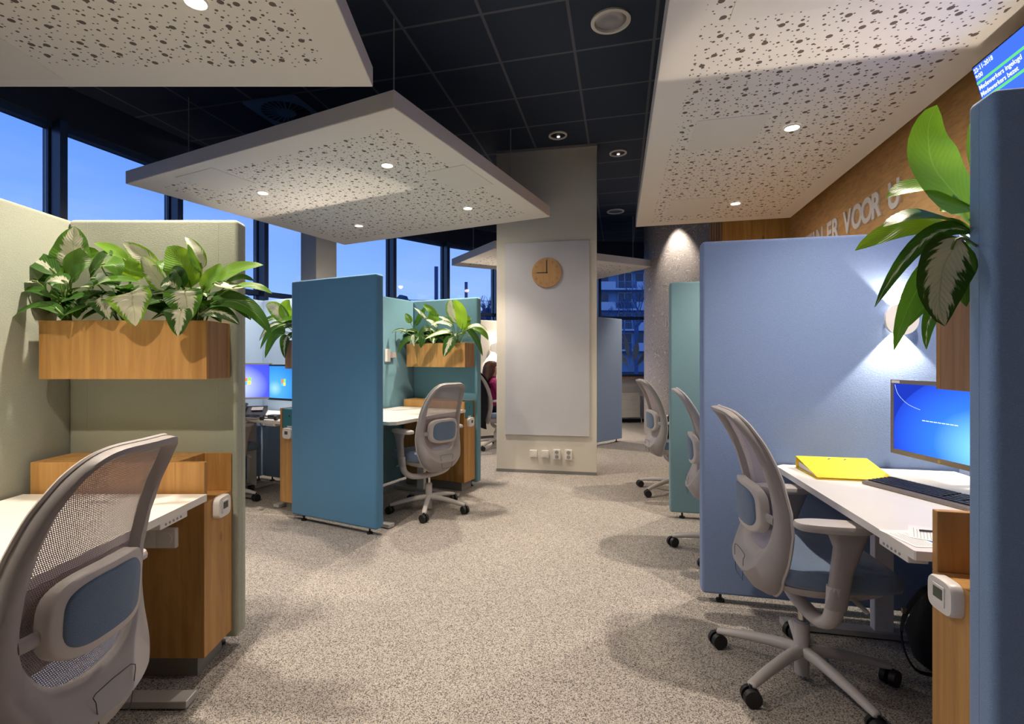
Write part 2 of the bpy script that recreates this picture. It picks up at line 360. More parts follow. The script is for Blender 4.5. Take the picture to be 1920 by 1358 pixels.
def copy_tree(o, parent=None):
    c = o.copy(); COL.objects.link(c)
    if parent is not None: c.parent = parent; c.matrix_parent_inverse = o.matrix_parent_inverse.copy()
    for ch in [x for x in o.children]: copy_tree(ch, c)
    return c
def text_mesh(name, body, size, mat, parent, M, extrude=.001, xs=1.0, offset=0, align='LEFT'):
    c = bpy.data.curves.new(name, 'FONT'); c.body = body; c.size = size; c.extrude = extrude; c.offset = offset; c.align_x = align
    t = bpy.data.objects.new(name+'_tmp', c); COL.objects.link(t)
    me = bpy.data.meshes.new_from_object(t); bpy.data.objects.remove(t); bpy.data.curves.remove(c)
    me.materials.clear(); me.materials.append(mat); me.transform(Matrix.Diagonal((xs, 1, 1, 1)))
    o = bpy.data.objects.new(name, me); COL.objects.link(o); o.parent = parent; o.matrix_local = M; return o
def frameM(origin, xdir, ydir):        # local x,y axes in world, z = x cross y
    x = Vector(xdir).normalized(); y = Vector(ydir); z = x.cross(y).normalized(); y = z.cross(x)
    return Matrix.Translation(Vector(origin)) @ Matrix(((x.x, y.x, z.x), (x.y, y.y, z.y), (x.z, y.z, z.z))).to_4x4()

# ------------------------------------------------------------------ the room
FV = [(-4.25, -3.0), (-4.45, .1), (-4.45, 1.25), (-4.40, 2.35), (-4.22, 3.44), (-3.89, 4.52), (-3.50, 5.59), (-3.0, 6.61), (-2.40, 7.58), (-1.66, 8.45), (-.83, 9.23), (.09, 9.9), (1.13, 10.36), (2.25, 10.60), (3.36, 10.70), (4.4, 10.7)]
WD = Vector((.242, .970, 0)); W0 = Vector((2.95, 4.8, 0))*RS; WK = W0+WD*.33*RS        # wood wall line and its far corner
WN = Vector((-.970, .242, 0))
def wallpt(t, z=0): return W0+WD*t+Vector((0, 0, z))
bm = new_bm(); prism(bm, [(-4.6, -3.2), (6.0, -3.2), (6.0, 10.9), (4.4, 10.9)]+[(x-.05, y+.12) for x, y in FV[::-1]][1:], -.12, 0)
tag(link('floor', bm, CARPET), kind='structure')
bm = new_bm(); prism(bm, [(-4.9, -3.4), (6.2, -3.4), (6.2, 11.4), (2.4, 11.2)]+[(x-.22, y+.18) for x, y in FV[::-1]][2:], CEIL, CEIL+.1)
tag(link('ceiling', bm, CEILM), kind='structure')
bm = new_bm(); prism(bm, [tuple(wallpt(-9.2).xy), tuple(wallpt(.33*RS).xy), tuple((wallpt(.33*RS)-WN*.12).xy), tuple((wallpt(-9.2)-WN*.12).xy)], 0, CEIL)
tag(link('wall_right', bm, WALLOAK, None), kind='structure')
# oak end panel that closes the wood wall, with a plank seam and a slatted return
gA = WK; gd = Vector((-.970, .242, 0)).normalized(); gl = .63*RS
bm = new_bm()
for i, (a, b) in enumerate(((0, .42), (.424, gl))):
    p0 = gA+gd*a; p1 = gA+gd*b; n_ = Vector((.242, .97, 0))*.08
    prism(bm, [tuple(p0.xy), tuple(p1.xy), tuple((p1+n_).xy), tuple((p0+n_).xy)], 0, CEIL)
tag(link('wall_end', bm, PANOAK), kind='structure')
bm = new_bm(); p1 = gA+gd*gl
for i in range(5):
    q = p1+Vector((.242, .97, 0))*(.05+.055*i)-Vector((.035, 0, 0))*i*.6
    box(bm, -.02, .02, -.017, .017, 0, CEIL, Matrix.Translation(q) @ rz(.2))
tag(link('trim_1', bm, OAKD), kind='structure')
# curved wallpapered wall
bm = new_bm(); cyl(bm, (3.62, 8.75, 0), (3.62, 8.75, CEIL), .92, seg=96)
tag(link('wall_curved', bm, WPAPER, smooth=True), kind='structure')
bm = new_bm(); box(bm, -4.6, 1.6, -3.2, -3.05, 0, CEIL); tag(link('wall_back', bm, WALLW), kind='structure')
bm = new_bm(); box(bm, 5.7, 5.85, 5.7, 10.9, 0, CEIL); tag(link('wall_far_right', bm, WALLW), kind='structure')
# curved glass front: fascia, low wall, windows
GT = 3.36; TR = 2.17; SILL = .95
def segs(): return list(zip(FV[:-1], FV[1:]))
def strip(name, mat, z0, z1, off0, off1, kind='structure'):
    bm = new_bm()
    for (a, b) in segs():
        a = Vector((*a, 0)); b = Vector((*b, 0)); d = (b-a).normalized(); n_ = Vector((-d.y, d.x, 0))
        prism(bm, [tuple((a-d*.02+n_*off0).xy), tuple((b+d*.02+n_*off0).xy), tuple((b+d*.02+n_*off1).xy), tuple((a-d*.02+n_*off1).xy)], z0, z1)
    return tag(link(name, bm, mat), kind=kind)
strip('wall_front', WALLW, 0, SILL-.03, -.02, .12)
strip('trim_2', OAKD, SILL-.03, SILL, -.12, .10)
strip('trim_3', FASCIA, GT+.05, CEIL, -.10, .12)
strip('baseboard_front', DARK, 0, .06, -.035, .0)
for i, (a, b) in enumerate(segs()):
    a = Vector((*a, 0)); b = Vector((*b, 0)); d = (b-a).normalized(); L = (b-a).length
    M = Matrix.Translation(a) @ rz(math.atan2(d.y, d.x))
    W = empty('window_%d' % (i+1), a, math.atan2(d.y, d.x)); tag(W, kind='structure')
    bm = new_bm()
    box(bm, -.030, .030, -.16, .06, SILL, GT+.05)
    for z0, z1 in ((SILL, SILL+.05), (TR-.03, TR+.03), (GT, GT+.05)): box(bm, .0275, L-.0275, -.05, .05, z0, z1)
    box(bm, .0275, .045, -.02, .05, SILL, GT); box(bm, L-.045, L-.0275, -.02, .05, SILL, GT)
    link('frame', bm, FRAME, W)
    for z0, z1 in ((SILL+.05, TR-.03), (TR+.03, GT)):
        bm = new_bm(); box(bm, .045, L-.045, .012, .020, z0, z1); link('pane', bm, GLASS, W)
    if i == 13:
        random.seed(5)
        bm = new_bm()
        for (lx, lh, lw, tilt) in ((.60, .78, .10, -.10), (.86, .62, .13, .02), (.38, .50, .10, -.5), (.98, .45, .10, .35), (.70, .40, .09, -.75), (.80, .34, .08, .75)):
            base = Vector((.74, 0, SILL+.08)); tip = Vector((lx+tilt*.3, 0, SILL+.12+lh)); dd = tip-base; nn = Vector((-dd.z, 0, dd.x)).normalized()
            pts = []
            for s_ in (1, -1):
                rng = range(0, 13) if s_ == 1 else range(11, 0, -1)
                for q in rng:
                    f = q/12; wv = lw*.5*max(0, math.sin(PI*max(0, (f-.35)/.65)))**.8 if f > .35 else .004
                    pts.append(base+dd*f+nn*wv*s_)
            vs = [bm.verts.new((p.x, .005, p.z)) for p in pts]; f_ = bm.faces.new(vs)
            r = bmesh.ops.extrude_face_region(bm, geom=[f_]); bmesh.ops.translate(bm, vec=(0, -.002, 0), verts=[v for v in r['geom'] if isinstance(v, bmesh.types.BMVert)])
        link('leaf_film', bm, FILM, W)
# round-edge structural post by the glass
bm = new_bm(); box(bm, -.165, .165, -.165, .165, 0, CEIL, Matrix.Translation((-2.33, 6.93, 0)) @ rz(math.radians(55.5)))
tag(link('trim_4', bm, WALLW, bevel=.004), kind='structure')
# central column
ca = Vector((.081, 5.962, 0)); cb_ = Vector((1.212, 5.744, 0)); cd = (cb_-ca).normalized(); cang = math.atan2(cd.y, cd.x); CL = (cb_-ca).length
CM = Matrix.Translation(ca) @ rz(cang)
colm = empty('column', ca, cang); tag(colm, kind='structure')
bm = new_bm(); box(bm, 0, CL, 0, .24, 0, CEIL); link('shaft', bm, COLW, colm, bevel=.006)
bm = new_bm(); box(bm, -.002, CL+.002, -.006, .246, 0, .035); link('skirting', bm, PLINTH, colm)
bm = new_bm(); box(bm, -.004, CL+.004, -.02, .26, CEIL-.03, CEIL-.001); link('top_trim', bm, GREY, colm)
wb = empty('whiteboard', CM @ Vector((.62, 0, .44)), cang, 'tall frameless glossy white marker board on the cream column', 'whiteboard')
bm = new_bm(); box(bm, -.515, .450, -.022, -.002, 0, 2.225); link('panel', bm, BOARD, wb, bevel=.003)
ck = empty('wall_clock', CM @ Vector((.59, -.022, 2.305)), cang, 'round pale wooden wall clock showing nine on the white board', 'clock')
bm = new_bm(); cyl(bm, (0, 0, 0), (0, -.025, 0), .170, seg=64); link('clock_face', bm, wood('clock_beech', (.56, .33, .15), (.44, .24, .10)), ck, bevel=.003)
bm = new_bm(); box(bm, -.004, .004, -.031, -.028, -.01, .142); link('minute_hand', bm, DARK, ck)
bm = new_bm(); box(bm, -.112, .01, -.029, -.026, -.0045, .0045); link('hour_hand', bm, DARK, ck)
TICK = plain('burnt_wood', (.30, .15, .07), .6)
for h in range(12):
    t = h*PI/6; M = Matrix.Rotation(t, 4, 'Y') @ Matrix.Translation((0, -.026, .135))
    nb = {0: 0, 3: 1, 6: 1, 9: 1}.get(h, 2)
    if nb:
        bm = new_bm()
        for q in range(nb): box(bm, -.002+(q-.5*(nb-1))*.012, .002+(q-.5*(nb-1))*.012, -.001, .001, -.015, .015)
        link('hour_mark', bm, TICK, ck, M)
def wallplate(M, kind, label, group=None, double=False):
    o = bpy.data.objects.new({'socket': 'power_socket', 'blank': 'wall_plate'}[kind], None); COL.objects.link(o); o.matrix_world = M
    tag(o, label, 'socket' if kind == 'socket' else 'wall plate', group)
    h = .115 if double else .082
    bm = new_bm(); box(bm, -.041, .041, -.022, 0, -h/2, h/2); link('cover', bm, PLAST, o, bevel=.005)
    for z in ((-.026, .026) if double else (0,)):
        bm = new_bm(); cyl(bm, (0, -.0225, z), (0, -.025, z), .021 if double else .026, seg=24); link('outlet' if kind == 'socket' else 'dial', bm, GREY if kind == 'socket' else PLAST, o)
        if kind == 'socket':
            bm = new_bm()
            for s_ in (-1, 1): cyl(bm, (s_*.0095, -.0252, z), (s_*.0095, -.0258, z), .003, seg=8)
            link('socket_pin_hole', bm, DARK, o)
    return o
for k_, (sx_, kd, lb) in enumerate(((.435, 'blank', 'cream blank wall plate on the column, farthest from the double sockets'), (.569, 'blank', 'cream blank wall plate on the column beside the double sockets'), (.703, 'socket', 'white double power socket on the column next to a blank plate'), (.835, 'socket', 'white double power socket on the column nearest its right-hand edge'))):
    wallplate(CM @ Matrix.Translation((sx_, 0, .225)), kd, lb, 'switch plates on the column', kd == 'socket')

# ------------------------------------------------------------------ ceiling rafts
def raft(cx, cy, ang, lx, ly, hatches, label, z=RZ, th=.11, mx_=.20, my_=.20):
    R = empty('acoustic_raft', (cx, cy, z), math.radians(ang), label, 'acoustic ceiling panel', 'white perforated acoustic rafts')
    bm = new_bm(); box(bm, -lx/2, lx/2, -ly/2, ly/2, 0, th); link('raft_edge', bm, RAFTW, R, bevel=.002)
    bm = new_bm(); box(bm, -lx/2+.003, lx/2-.003, -ly/2+.003, ly/2-.003, -.003, .0); link('perforated_board', bm, perforated(lx/2-mx_, ly/2-my_), R)
    for (hx, hy, a_, b_) in hatches:
        bm = new_bm(); box(bm, hx-a_/2, hx+a_/2, hy-b_/2, hy+b_/2, -.007, -.0034); link('access_hatch', bm, plain('hatch_white', (.80, .765, .71), .6), R, bevel=.001, bseg=1)
    for sx_ in (-1, 1):
        for sy_ in (-.45, .45):
            bm = new_bm(); cyl(bm, (sx_*(lx/2-.3), sy_*ly*.8, th), (sx_*(lx/2-.3), sy_*ly*.8, CEIL-z), .005, seg=6); link('suspension_rod', bm, STEEL, R)
    return R
def raft_frame(c, ex, ey):   # corner c, edges ex, ey -> centre
    return c+ex*.5+ey*.5
# A: over the nearest left desk; B: centre; C: right along the oak wall; D: behind the column
raft(-.668-1.4, 2.91-1.4, 0, 2.8, 2.8, [(-.58, 1.05, .56, .54)], 'white perforated ceiling raft over the sage green booth')
cA = Vector((-.505, 2.685, 0))*RS; d1 = Vector((-.888, .46, 0)); d2 = Vector((.46, .888, 0)); cc = raft_frame(cA, d1*2.54*RS, d2*2.33*RS)
raft(cc.x, cc.y, -27.4, 2.54*RS, 2.33*RS, [(-.69, -1.05, .49, .42), (1.22, -.11, .38, .52)], 'white perforated square ceiling raft hanging in the centre, four lamps glowing')
rr = Vector((.242, .970, 0)); rl = Vector((-.970, .242, 0)); far_r = Vector((2.83, 4.78, 0))*RS; cc = far_r+rl*.70*RS-rr*2.7
raft(cc.x, cc.y, 76, 5.4, 1.64, [(2.006, .308, .56, .416), (.26, .31, .50, .44), (-1.24, .33, .47, .42)], 'long white perforated ceiling raft beside the oak wall', mx_=.165, my_=.165)
cD = Vector((-.54, 7.24, 0))*RS; e1 = Vector((math.cos(.489), math.sin(.489), 0)); e2 = Vector((e1.y, -e1.x, 0)); cc = cD+e1*1.55+e2*.75
raft(cc.x, cc.y, 28, 3.10, 1.50, [], 'white perforated ceiling raft partly hidden behind the column')
LENS = emit('lamp_glow', (1.0, .86, .66), 14)
def downlight(p, r, label, power=110, angle=98, col=WARM, aim=(0, 0, -1), rad=.03):
    D = empty('downlight', p, 0, label, 'downlight', 'recessed downlights in the rafts')
    bm = new_bm(); rings = []
    for rr_, zz in ((r, -.0042), (r*1.02, -.010), (r*.86, -.014), (r*.78, -.006), (r*.74, -.0045)):
        rings.append([Vector((rr_*math.cos(2*PI*i/32), rr_*math.sin(2*PI*i/32), zz)) for i in range(32)])
    loft(bm, rings, cap=False); link('trim_ring', bm, WHITEM, D, smooth=True)
    bm = new_bm(); cyl(bm, (0, 0, -.0045), (0, 0, -.0065), r*.76, seg=32); link('lens', bm, LENS, D)
    spot((p[0], p[1], p[2]-.03), power, angle, .65, rad, col, aim)
    spot((p[0], p[1], p[2]-.02), power*.42, 174, 1.0, .05, col, aim, 'downlight_fill')  # added wide fill beam that lifts the ambient light beyond the real cone
    return D
def lp(px, py): return FL(px, py, RZ)
PW = 74
for (px, py, lb, pw) in ((367, 0, 'lit downlight in the raft above the sage booth', PW), (726, 308, 'lit downlight of the centre raft nearest the camera end', PW), (493, 360, 'lit downlight of the centre raft on its window side', PW),
                     (877, 389, 'lit downlight of the centre raft nearest the column', PW), (673, 422, 'lit downlight of the centre raft at its far corner', PW),
                     (1485, 237, 'lit downlight of the oak wall raft between two hatches', PW), (1379, 380, 'lit downlight at the far end of the oak wall raft', PW)):
    q = lp(px, py); downlight((q.x, q.y, RZ), .052, lb, pw)
for (x, y, lb) in ((1.59, 1.78, 'downlight of the oak wall raft above the nearest blue booth'), (-1.28, .85, 'downlight of the sage booth raft above the nearest chair'), (-2.7, 2.2, 'downlight of the sage booth raft by the window'),
                   (.65, 8.1, 'downlight of the raft behind the column'), (1.3, 8.9, 'second downlight of the raft behind the column')):
    downlight((x, y, RZ), .052, lb, PW*(.6 if y < .6 else 1))
# ceiling lamps in the navy grid
def ringlamp(p, r, label, mat_in, cat='ceiling lamp'):
    D = empty('ceiling_lamp', p, 0, label, cat, 'round fittings in the navy ceiling')
    rings = [[Vector((a*math.cos(2*PI*i/40), a*math.sin(2*PI*i/40), z)) for i in range(40)] for a, z in ((r, -.001), (r*1.0, -.014), (r*.82, -.016), (r*.78, -.002))]
    bm = new_bm(); loft(bm, rings, cap=False); link('trim_ring', bm, WHITEM, D, smooth=True)
    bm = new_bm(); rings = [[Vector((a*math.cos(2*PI*i/40), a*math.sin(2*PI*i/40), z)) for i in range(40)] for a, z in ((r*.80, -.003), (r*.6, -.010), (r*.3, -.006), (r*.02, -.004))]
    loft(bm, rings); link('reflector', bm, mat_in, D, smooth=True)
    return D
ringlamp(FL(1145, 38, CEIL), .140, 'large unlit round ceiling lamp with a silver reflector', plain('lamp_silver', (.45, .42, .42), .2, metal=.6))
for (px, py, lb) in ((1046, 253, 'black recessed ceiling spot with white ring, left of the column top corner'), (1159, 286, 'black recessed ceiling spot with white ring, right of the column top')):
    D = ringlamp(FL(px, py, CEIL), .100, lb, BLACK)
    bm = new_bm(); cyl(bm, (.01, .03, -.004), (.01, .03, -.012), .018, seg=16); link('bulb', bm, emit('tiny_led_glow', (1, .95, .9), .8) if 'tiny_led_glow' not in MATS else MATS['tiny_led_glow'], D)
D = ringlamp(FL(1154, 396, CEIL), .14, 'round white speaker grille in the navy ceiling beyond the column', plain('grille', (.12, .18, .28), .6), 'ceiling speaker')
D = empty('air_diffuser', FL(538, 210, CEIL), math.radians(-14.5), 'square swirl air diffuser with radial blades in the navy ceiling', 'air vent')
DIF = plain('diffuser_blue', (.12, .24, .40), .4)
bm = new_bm(); o4 = [Vector((x*.295, y*.295, -.008)) for x, y in sell(1, 1, 48, 14)]; i4 = [Vector((.235*math.cos(2*PI*i/48), .235*math.sin(2*PI*i/48), -.012)) for i in range(48)]
loft(bm, [o4, i4], cap=False); link('face_plate', bm, DIF, D)
bm = new_bm(); cyl(bm, (0, 0, -.001), (0, 0, -.006), .235, seg=40); link('cavity', bm, BLACK, D)
for i in range(24):
    a = i*2*PI/24; M = rz(a) @ Matrix.Translation((.16, 0, -.012)) @ Matrix.Rotation(.5, 4, 'X')
    bm = new_bm(); box(bm, -.075, .075, -.006, .006, -.0015, .0015); link('blade', bm, DIF, D, M)
bm = new_bm(); cyl(bm, (0, 0, -.004), (0, 0, -.022), .09, .075, seg=32); link('hub', bm, DIF, D)

# ------------------------------------------------------------------ partitions
def partition(M, L, mat, label, th=.09, name='acoustic_partition', group='upholstered booth partitions', ztop=PT, zb=.05):
    """panel along local +x from 0 to L, thickness 0..th in +y"""
    o = bpy.data.objects.new(name, None); COL.objects.link(o); o.matrix_world = M; tag(o, label, 'partition', group)
    bm = new_bm(); box(bm, 0, L, 0, th, zb, ztop); link('padded_panel', bm, mat, o, bevel=.018, bseg=4, smooth=True)
    bm = new_bm()
    box(bm, .085, .0865, -.0006, .0, zb+.02, ztop-.02); box(bm, L-.0866, L-.085, -.0006, .0, zb+.02, ztop-.02); box(bm, L, L+.0006, th/2-.0008, th/2+.0008, zb+.02, ztop-.02)
    link('stitched_seam', bm, mat, o)
    for x in (.10, L-.10):
        bm = new_bm(); cyl(bm, (x, th/2, .0), (x, th/2, .012), .022, seg=16); cyl(bm, (x, th/2, .012), (x, th/2, zb+.004), .008, seg=10); link('levelling_foot', bm, BLACK, o)
    return o
def LM(F, x, y, deg=0): return F.m @ Matrix.Translation((x, y, 0)) @ rz(math.radians(deg))
def box_thing(name, F, x0, x1, y0, y1, z0, z1, mat, label, cat, group=None, bevel=.002): pass

def planter(F, x0, x1, d, label, z0=1.235, z1=1.48):
    o = bpy.data.objects.new('wooden_planter', None); COL.objects.link(o); o.matrix_world = F.m @ Matrix.Translation(((x0+x1)/2, -d/2-.001, z0)); tag(o, label, 'planter', 'oak planters on the booth walls')
    a = (x1-x0)/2; t = .018; h = z1-z0
    bm = new_bm(); box(bm, -a, a, -d/2, -d/2+t, 0, h); link('front_board', bm, OAK, o, bevel=.001, bseg=1)
    bm = new_bm(); box(bm, -a, a, d/2-t, d/2, 0, h); link('back_board', bm, OAK, o, bevel=.001, bseg=1)
    for s_ in (-1, 1):
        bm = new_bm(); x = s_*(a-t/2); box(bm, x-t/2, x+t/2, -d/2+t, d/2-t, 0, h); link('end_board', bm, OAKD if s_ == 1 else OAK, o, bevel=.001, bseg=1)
    bm = new_bm(); box(bm, -a+t, a-t, -d/2+t, d/2-t, .01, h-.03); link('soil', bm, SOIL, o)
    return o
def thermostat(M, label):
    o = bpy.data.objects.new('thermostat', None); COL.objects.link(o); o.matrix_world = M; tag(o, label, 'thermostat', 'white thermostats on the booth cabinets')
    bm = new_bm()                     # local: face toward -y, x across, z up
    rings = []
    for y, s_ in ((0, 1.0), (-.022, 1.0), (-.028, .93)):
        rings.append([Vector((x, y, z)) for x, z in sell(.052*s_, .046*s_, 32, 4)])
    loft(bm, rings); link('housing', bm, PLAST, o, smooth=True)
    bm = new_bm(); box(bm, -.024, .024, -.031, -.0282, -.026, .028); link('dial_plate', bm, WHITEM, o, bevel=.001, bseg=1)
    bm = new_bm(); box(bm, -.018, .018, -.0325, -.0312, -.008, .020); link('display', bm, LCD, o)
    return o
def cabinet(F, x0, x1, d, label, box_teal=False, tl=None, ztop=.895, bz=.09):
    o = bpy.data.objects.new('side_cabinet', None); COL.objects.link(o); o.matrix_world = F.m @ Matrix.Translation((0, 0, 0)); tag(o, label, 'cabinet', 'oak side cabinets in the booths')
    y0, y1 = -d, -.004; nz0 = .725; nx = x1-.12
    bm = new_bm(); box(bm, x0, x1, y0, y1, bz, nz0); link('carcass', bm, OAK, o, bevel=.0015, bseg=1)
    bm = new_bm(); box(bm, x0, nx, y0, y1, nz0, ztop); link('top_box', bm, OAK, o, bevel=.0015, bseg=1)
    bm = new_bm(); box(bm, nx, x1, y0, y0+.022, nz0, ztop); link('niche_front', bm, OAK, o, bevel=.0015, bseg=1)
    bm = new_bm(); box(bm, nx, x1, y1-.006, y1, nz0, ztop); link('niche_back', bm, OAK, o, bevel=.0015, bseg=1)
    bm = new_bm(); box(bm, x0+.01, x1-.045, y0+.03, y1, 0, bz); link('plinth', bm, PLINTH, o)
    th = thermostat(F.m @ Matrix.Translation((x1+.0005, -d*.52, .685)) @ rz(PI/2), tl or label)
    if box_teal:
        b = bpy.data.objects.new('document_box', None); COL.objects.link(b); b.matrix_world = F.m @ Matrix.Translation((x1-.055, -d*.5, nz0+.001)); tag(b, box_teal, 'box', 'teal boxes in the cabinet niches')
        bm = new_bm(); w2 = d/2-.03; box(bm, -.05, .052, -w2, w2, -.0, .165); link('box_body', bm, TEALP, b, bevel=.002)
        bm = new_bm(); cyl(bm, (.0525, 0, .105), (.0535, 0, .105), .008, seg=16); link('finger_hole', bm, BLACK, b)
        bm = new_bm(); box(bm, .0525, .0535, -.03, .03, .008, .02); link('name_strip', bm, PAPER, b)
    return o
def desk(F, z, x0, x1, ya, yb, label, feet=(.38, 1.30), ch=.045, panel_y=.45, chcorner=True):
    o = bpy.data.objects.new('sit_stand_desk', None); COL.objects.link(o); o.matrix_world = F.m.copy(); tag(o, label, 'desk', 'white height-adjustable booth desks')
    bm = new_bm(); prism(bm, [(x0, -ya), (x0, -yb), (x1-ch, -yb), (x1, -yb+ch), (x1, -ya-.004), (x1-.004, -ya)], z-.027, z); link('desktop', bm, WHITE, o, bevel=.0015, bseg=1)
    xm = (x0+x1)/2-.02
    for fy in feet:
        bm = new_bm(); box(bm, xm-.04, xm+.04, -fy-.022, -fy+.022, .034, z-.06); link('leg', bm, WHITEM, o, bevel=.003)
        bm = new_bm(); box(bm, x0+.06, x1+.01, -fy-.035, -fy+.035, .006, .034); link('foot_bar', bm, STEEL, o, bevel=.003)
        bm = new_bm(); box(bm, x0+.08, x1-.08, -fy-.03, -fy+.03, z-.06, z-.028); link('support_arm', bm, DARK, o)
    bm = new_bm(); box(bm, xm-.03, xm+.03, -feet[1], -feet[0], z-.062, z-.032); link('crossbar', bm, DARK, o)
    bm = new_bm(); box(bm, x1-.06, x1-.006, -panel_y-.08, -panel_y+.08, z-.052, z-.028); cp = link('control_panel', bm, PLAST, o, bevel=.003)
    for q in range(5):
        bm = new_bm(); cyl(bm, (x1-.006, -panel_y-.05+q*.022, z-.04), (x1-.004, -panel_y-.05+q*.022, z-.04), .0045, seg=10); link('button', bm, GREY, cp)
    bm = new_bm(); tube(bm, [(x1-.05, -panel_y-.075, z-.045), (x1-.06, -panel_y-.14, z-.075), (x1-.09, -panel_y-.22, z-.05), (x1-.15, -panel_y-.30, z-.04)], .0035, 6); link('cable', bm, BLACK, o)
    return o

# booth frames: x = out to the aisle, -y = into the booth, origin = inner corner of glass-side screen and planter wall
FA = Frame(-1.915, 2.31, 0)
FC = Frame(-.837, 5.577, -27.4)
FR = Frame(1.993, 1.102, 167.5)
# ---- booth A (sage)
partition(FA.m, .768, SAGE, 'sage green end partition carrying the nearest planter')
partition(FA.m @ Matrix.Translation((-.002, .09, 0)) @ rz(-PI/2) @ Matrix.Translation((0, -.09, 0)), 2.0, SAGE, 'sage green long screen behind the nearest white desk')
planter(FA, .035, .735, .19, 'oak planter box hanging on the sage green partition')
cabinet(FA, .03, .745, .225, 'oak side cabinet with open niche in the sage booth', tl='white thermostat on the sage booth cabinet')
wallplate(FA.m @ Matrix.Translation((.60, -.225, .59)), 'blank', 'white dimmer plate on the front of the sage booth cabinet')
wallplate(FA.m @ Matrix.Translation((.52, -.225, .59)), 'blank', 'white switch plate beside the dimmer in the sage booth')
desk(FA, .77, .02, .768, .245, 1.85, 'white desk in the sage green booth, close to the camera', feet=(.37, 1.6))
# ---- booth C (teal)
partition(FC.m, .80, TEAL, 'teal end partition carrying the middle planter')
partition(FC.m @ Matrix.Translation((-.002, .09, 0)) @ rz(-PI/2) @ Matrix.Translation((0, -.09, 0)), 1.60, TEAL, 'teal screen behind the middle white desk')
partition(FC.m @ Matrix.Translation((-.05, -1.53-.09, 0)), .89, BLUE, 'steel blue upright partition standing in the middle of the office')
planter(FC, .05, .765, .19, 'oak planter box hanging on the teal partition')
cabinet(FC, .04, .775, .225, 'oak side cabinet in the teal booth beside the swivel chair', 'teal document box in the niche of the teal booth cabinet', 'white thermostat on the teal booth cabinet')
wallplate(FC.m @ Matrix.Translation((.66, -.225, .60)), 'blank', 'white socket plate on the front of the teal booth cabinet')
desk(FC, .82, .02, .80, .235, 1.37, 'white desk in the teal booth behind the steel blue partition', feet=(.40, 1.40))
wp = bpy.data.objects.new('wall_plate', None); COL.objects.link(wp); wp.matrix_world = FC.m @ Matrix.Translation((0.0, -.44, 1.36)) @ rz(PI/2); tag(wp, 'white cable plate with a small device on the teal screen', 'wall plate')
bm = new_bm(); box(bm, -.05, .03, -.012, 0, -.07, .06); link('cover', bm, PLAST, wp, bevel=.003)
bm = new_bm(); box(bm, .03, .10, -.03, -.001, -.03, .025); link('device', bm, plain('device_pink', (.42, .35, .34), .5), wp, bevel=.003)
# ---- booth B (between; seen through the gap).  x axis from side wall into booth = -w
OB = Vector((-1.607, 4.286, 0)); ub = Vector((.46, .888, 0)); wb_ = Vector((-.888, .46, 0))
FB = Frame(0, 0, 0); FB.m = frameM(OB+ub*.76, -ub, wb_*-1)      # x: towards the aisle, -y: into the booth
partition(frameM(OB+ub*.70+wb_*1.33, -wb_, ub), 1.33, PALE, 'pale blue screen behind the two computer monitors')
partition(frameM(OB-ub*.71+wb_*1.33, ub, wb_), 1.5, PALE, 'pale blue side screen left of the two computer monitors')
planter(FB, .08, .74, .19, 'oak planter at the edge of the steel blue partition, mostly hidden')
cabinet(FB, .08, .76, .23, 'narrow oak cabinet against the left edge of the steel blue partition', 'teal document box on the cabinet left of the steel blue partition', 'white thermostat left of the steel blue partition')
desk(FB, .77, .08, .70, .25, 1.28, 'white desk carrying the two computer monitors and phone', feet=(.34, 1.1), ch=.06)
# ---- booth R1 (near right)
partition(FR.m @ Matrix.Translation((-.10, 0, 0)), .914, NAVY, 'blue partition end standing closest to the camera')
partition(FR.m @ Matrix.Translation((-.002, .09, 0)) @ rz(-PI/2) @ Matrix.Translation((0, -.09, 0)), 1.60, SKY, 'blue screen behind the near right monitor')
partition(FR.m @ Matrix.Translation((-.09, -1.425-.09, 0)), 1.27, SKY, 'wide sky blue partition carrying the glowing wall lamp')
planter(FR, .08, .785, .17, 'oak planter beside the closest blue partition end')
cabinet(FR, .05, .795, .17, 'oak side cabinet with open niche at the right edge', tl='white thermostat on the oak cabinet at the right edge')
desk(FR, .77, .03, .835, .175, 1.405, 'white desk with yellow binder and keyboard', feet=(.35, 1.25), panel_y=.30)
# ---- booths R2, R3
F2 = Frame(0, 0, 0); F2.m = FR.m @ Matrix.Translation((0, -1.515, 0)); F3 = Frame(0, 0, 0); F3.m = FR.m @ Matrix.Translation((.03, -3.02, 0))
partition(F2.m @ Matrix.Translation((-.09, -1.40-.09, 0)), 1.25, SEA, 'sea green partition beyond the wide sky blue one')
partition(F2.m @ Matrix.Translation((-.002, .0, 0)) @ rz(-PI/2) @ Matrix.Translation((0, -.09, 0)), 1.40, SEA, 'sea green screen hidden behind the wide blue partition')
# ---- booth D (behind the column)
fb = Vector((2.06, 8.18, 0)); db = Vector((-.75, -.66, 0)).normalized()
partition(frameM(fb, db, Vector((db.y, -db.x, 0))*-1), .80, PALE, 'pale blue partition beside the far window, right of the column')
DS = frameM(Vector((-.46, 8.14, 0)), e1, Vector((-e1.y, e1.x, 0)))
partition(DS, 1.55, CREAM, 'cream screen behind the seated person')

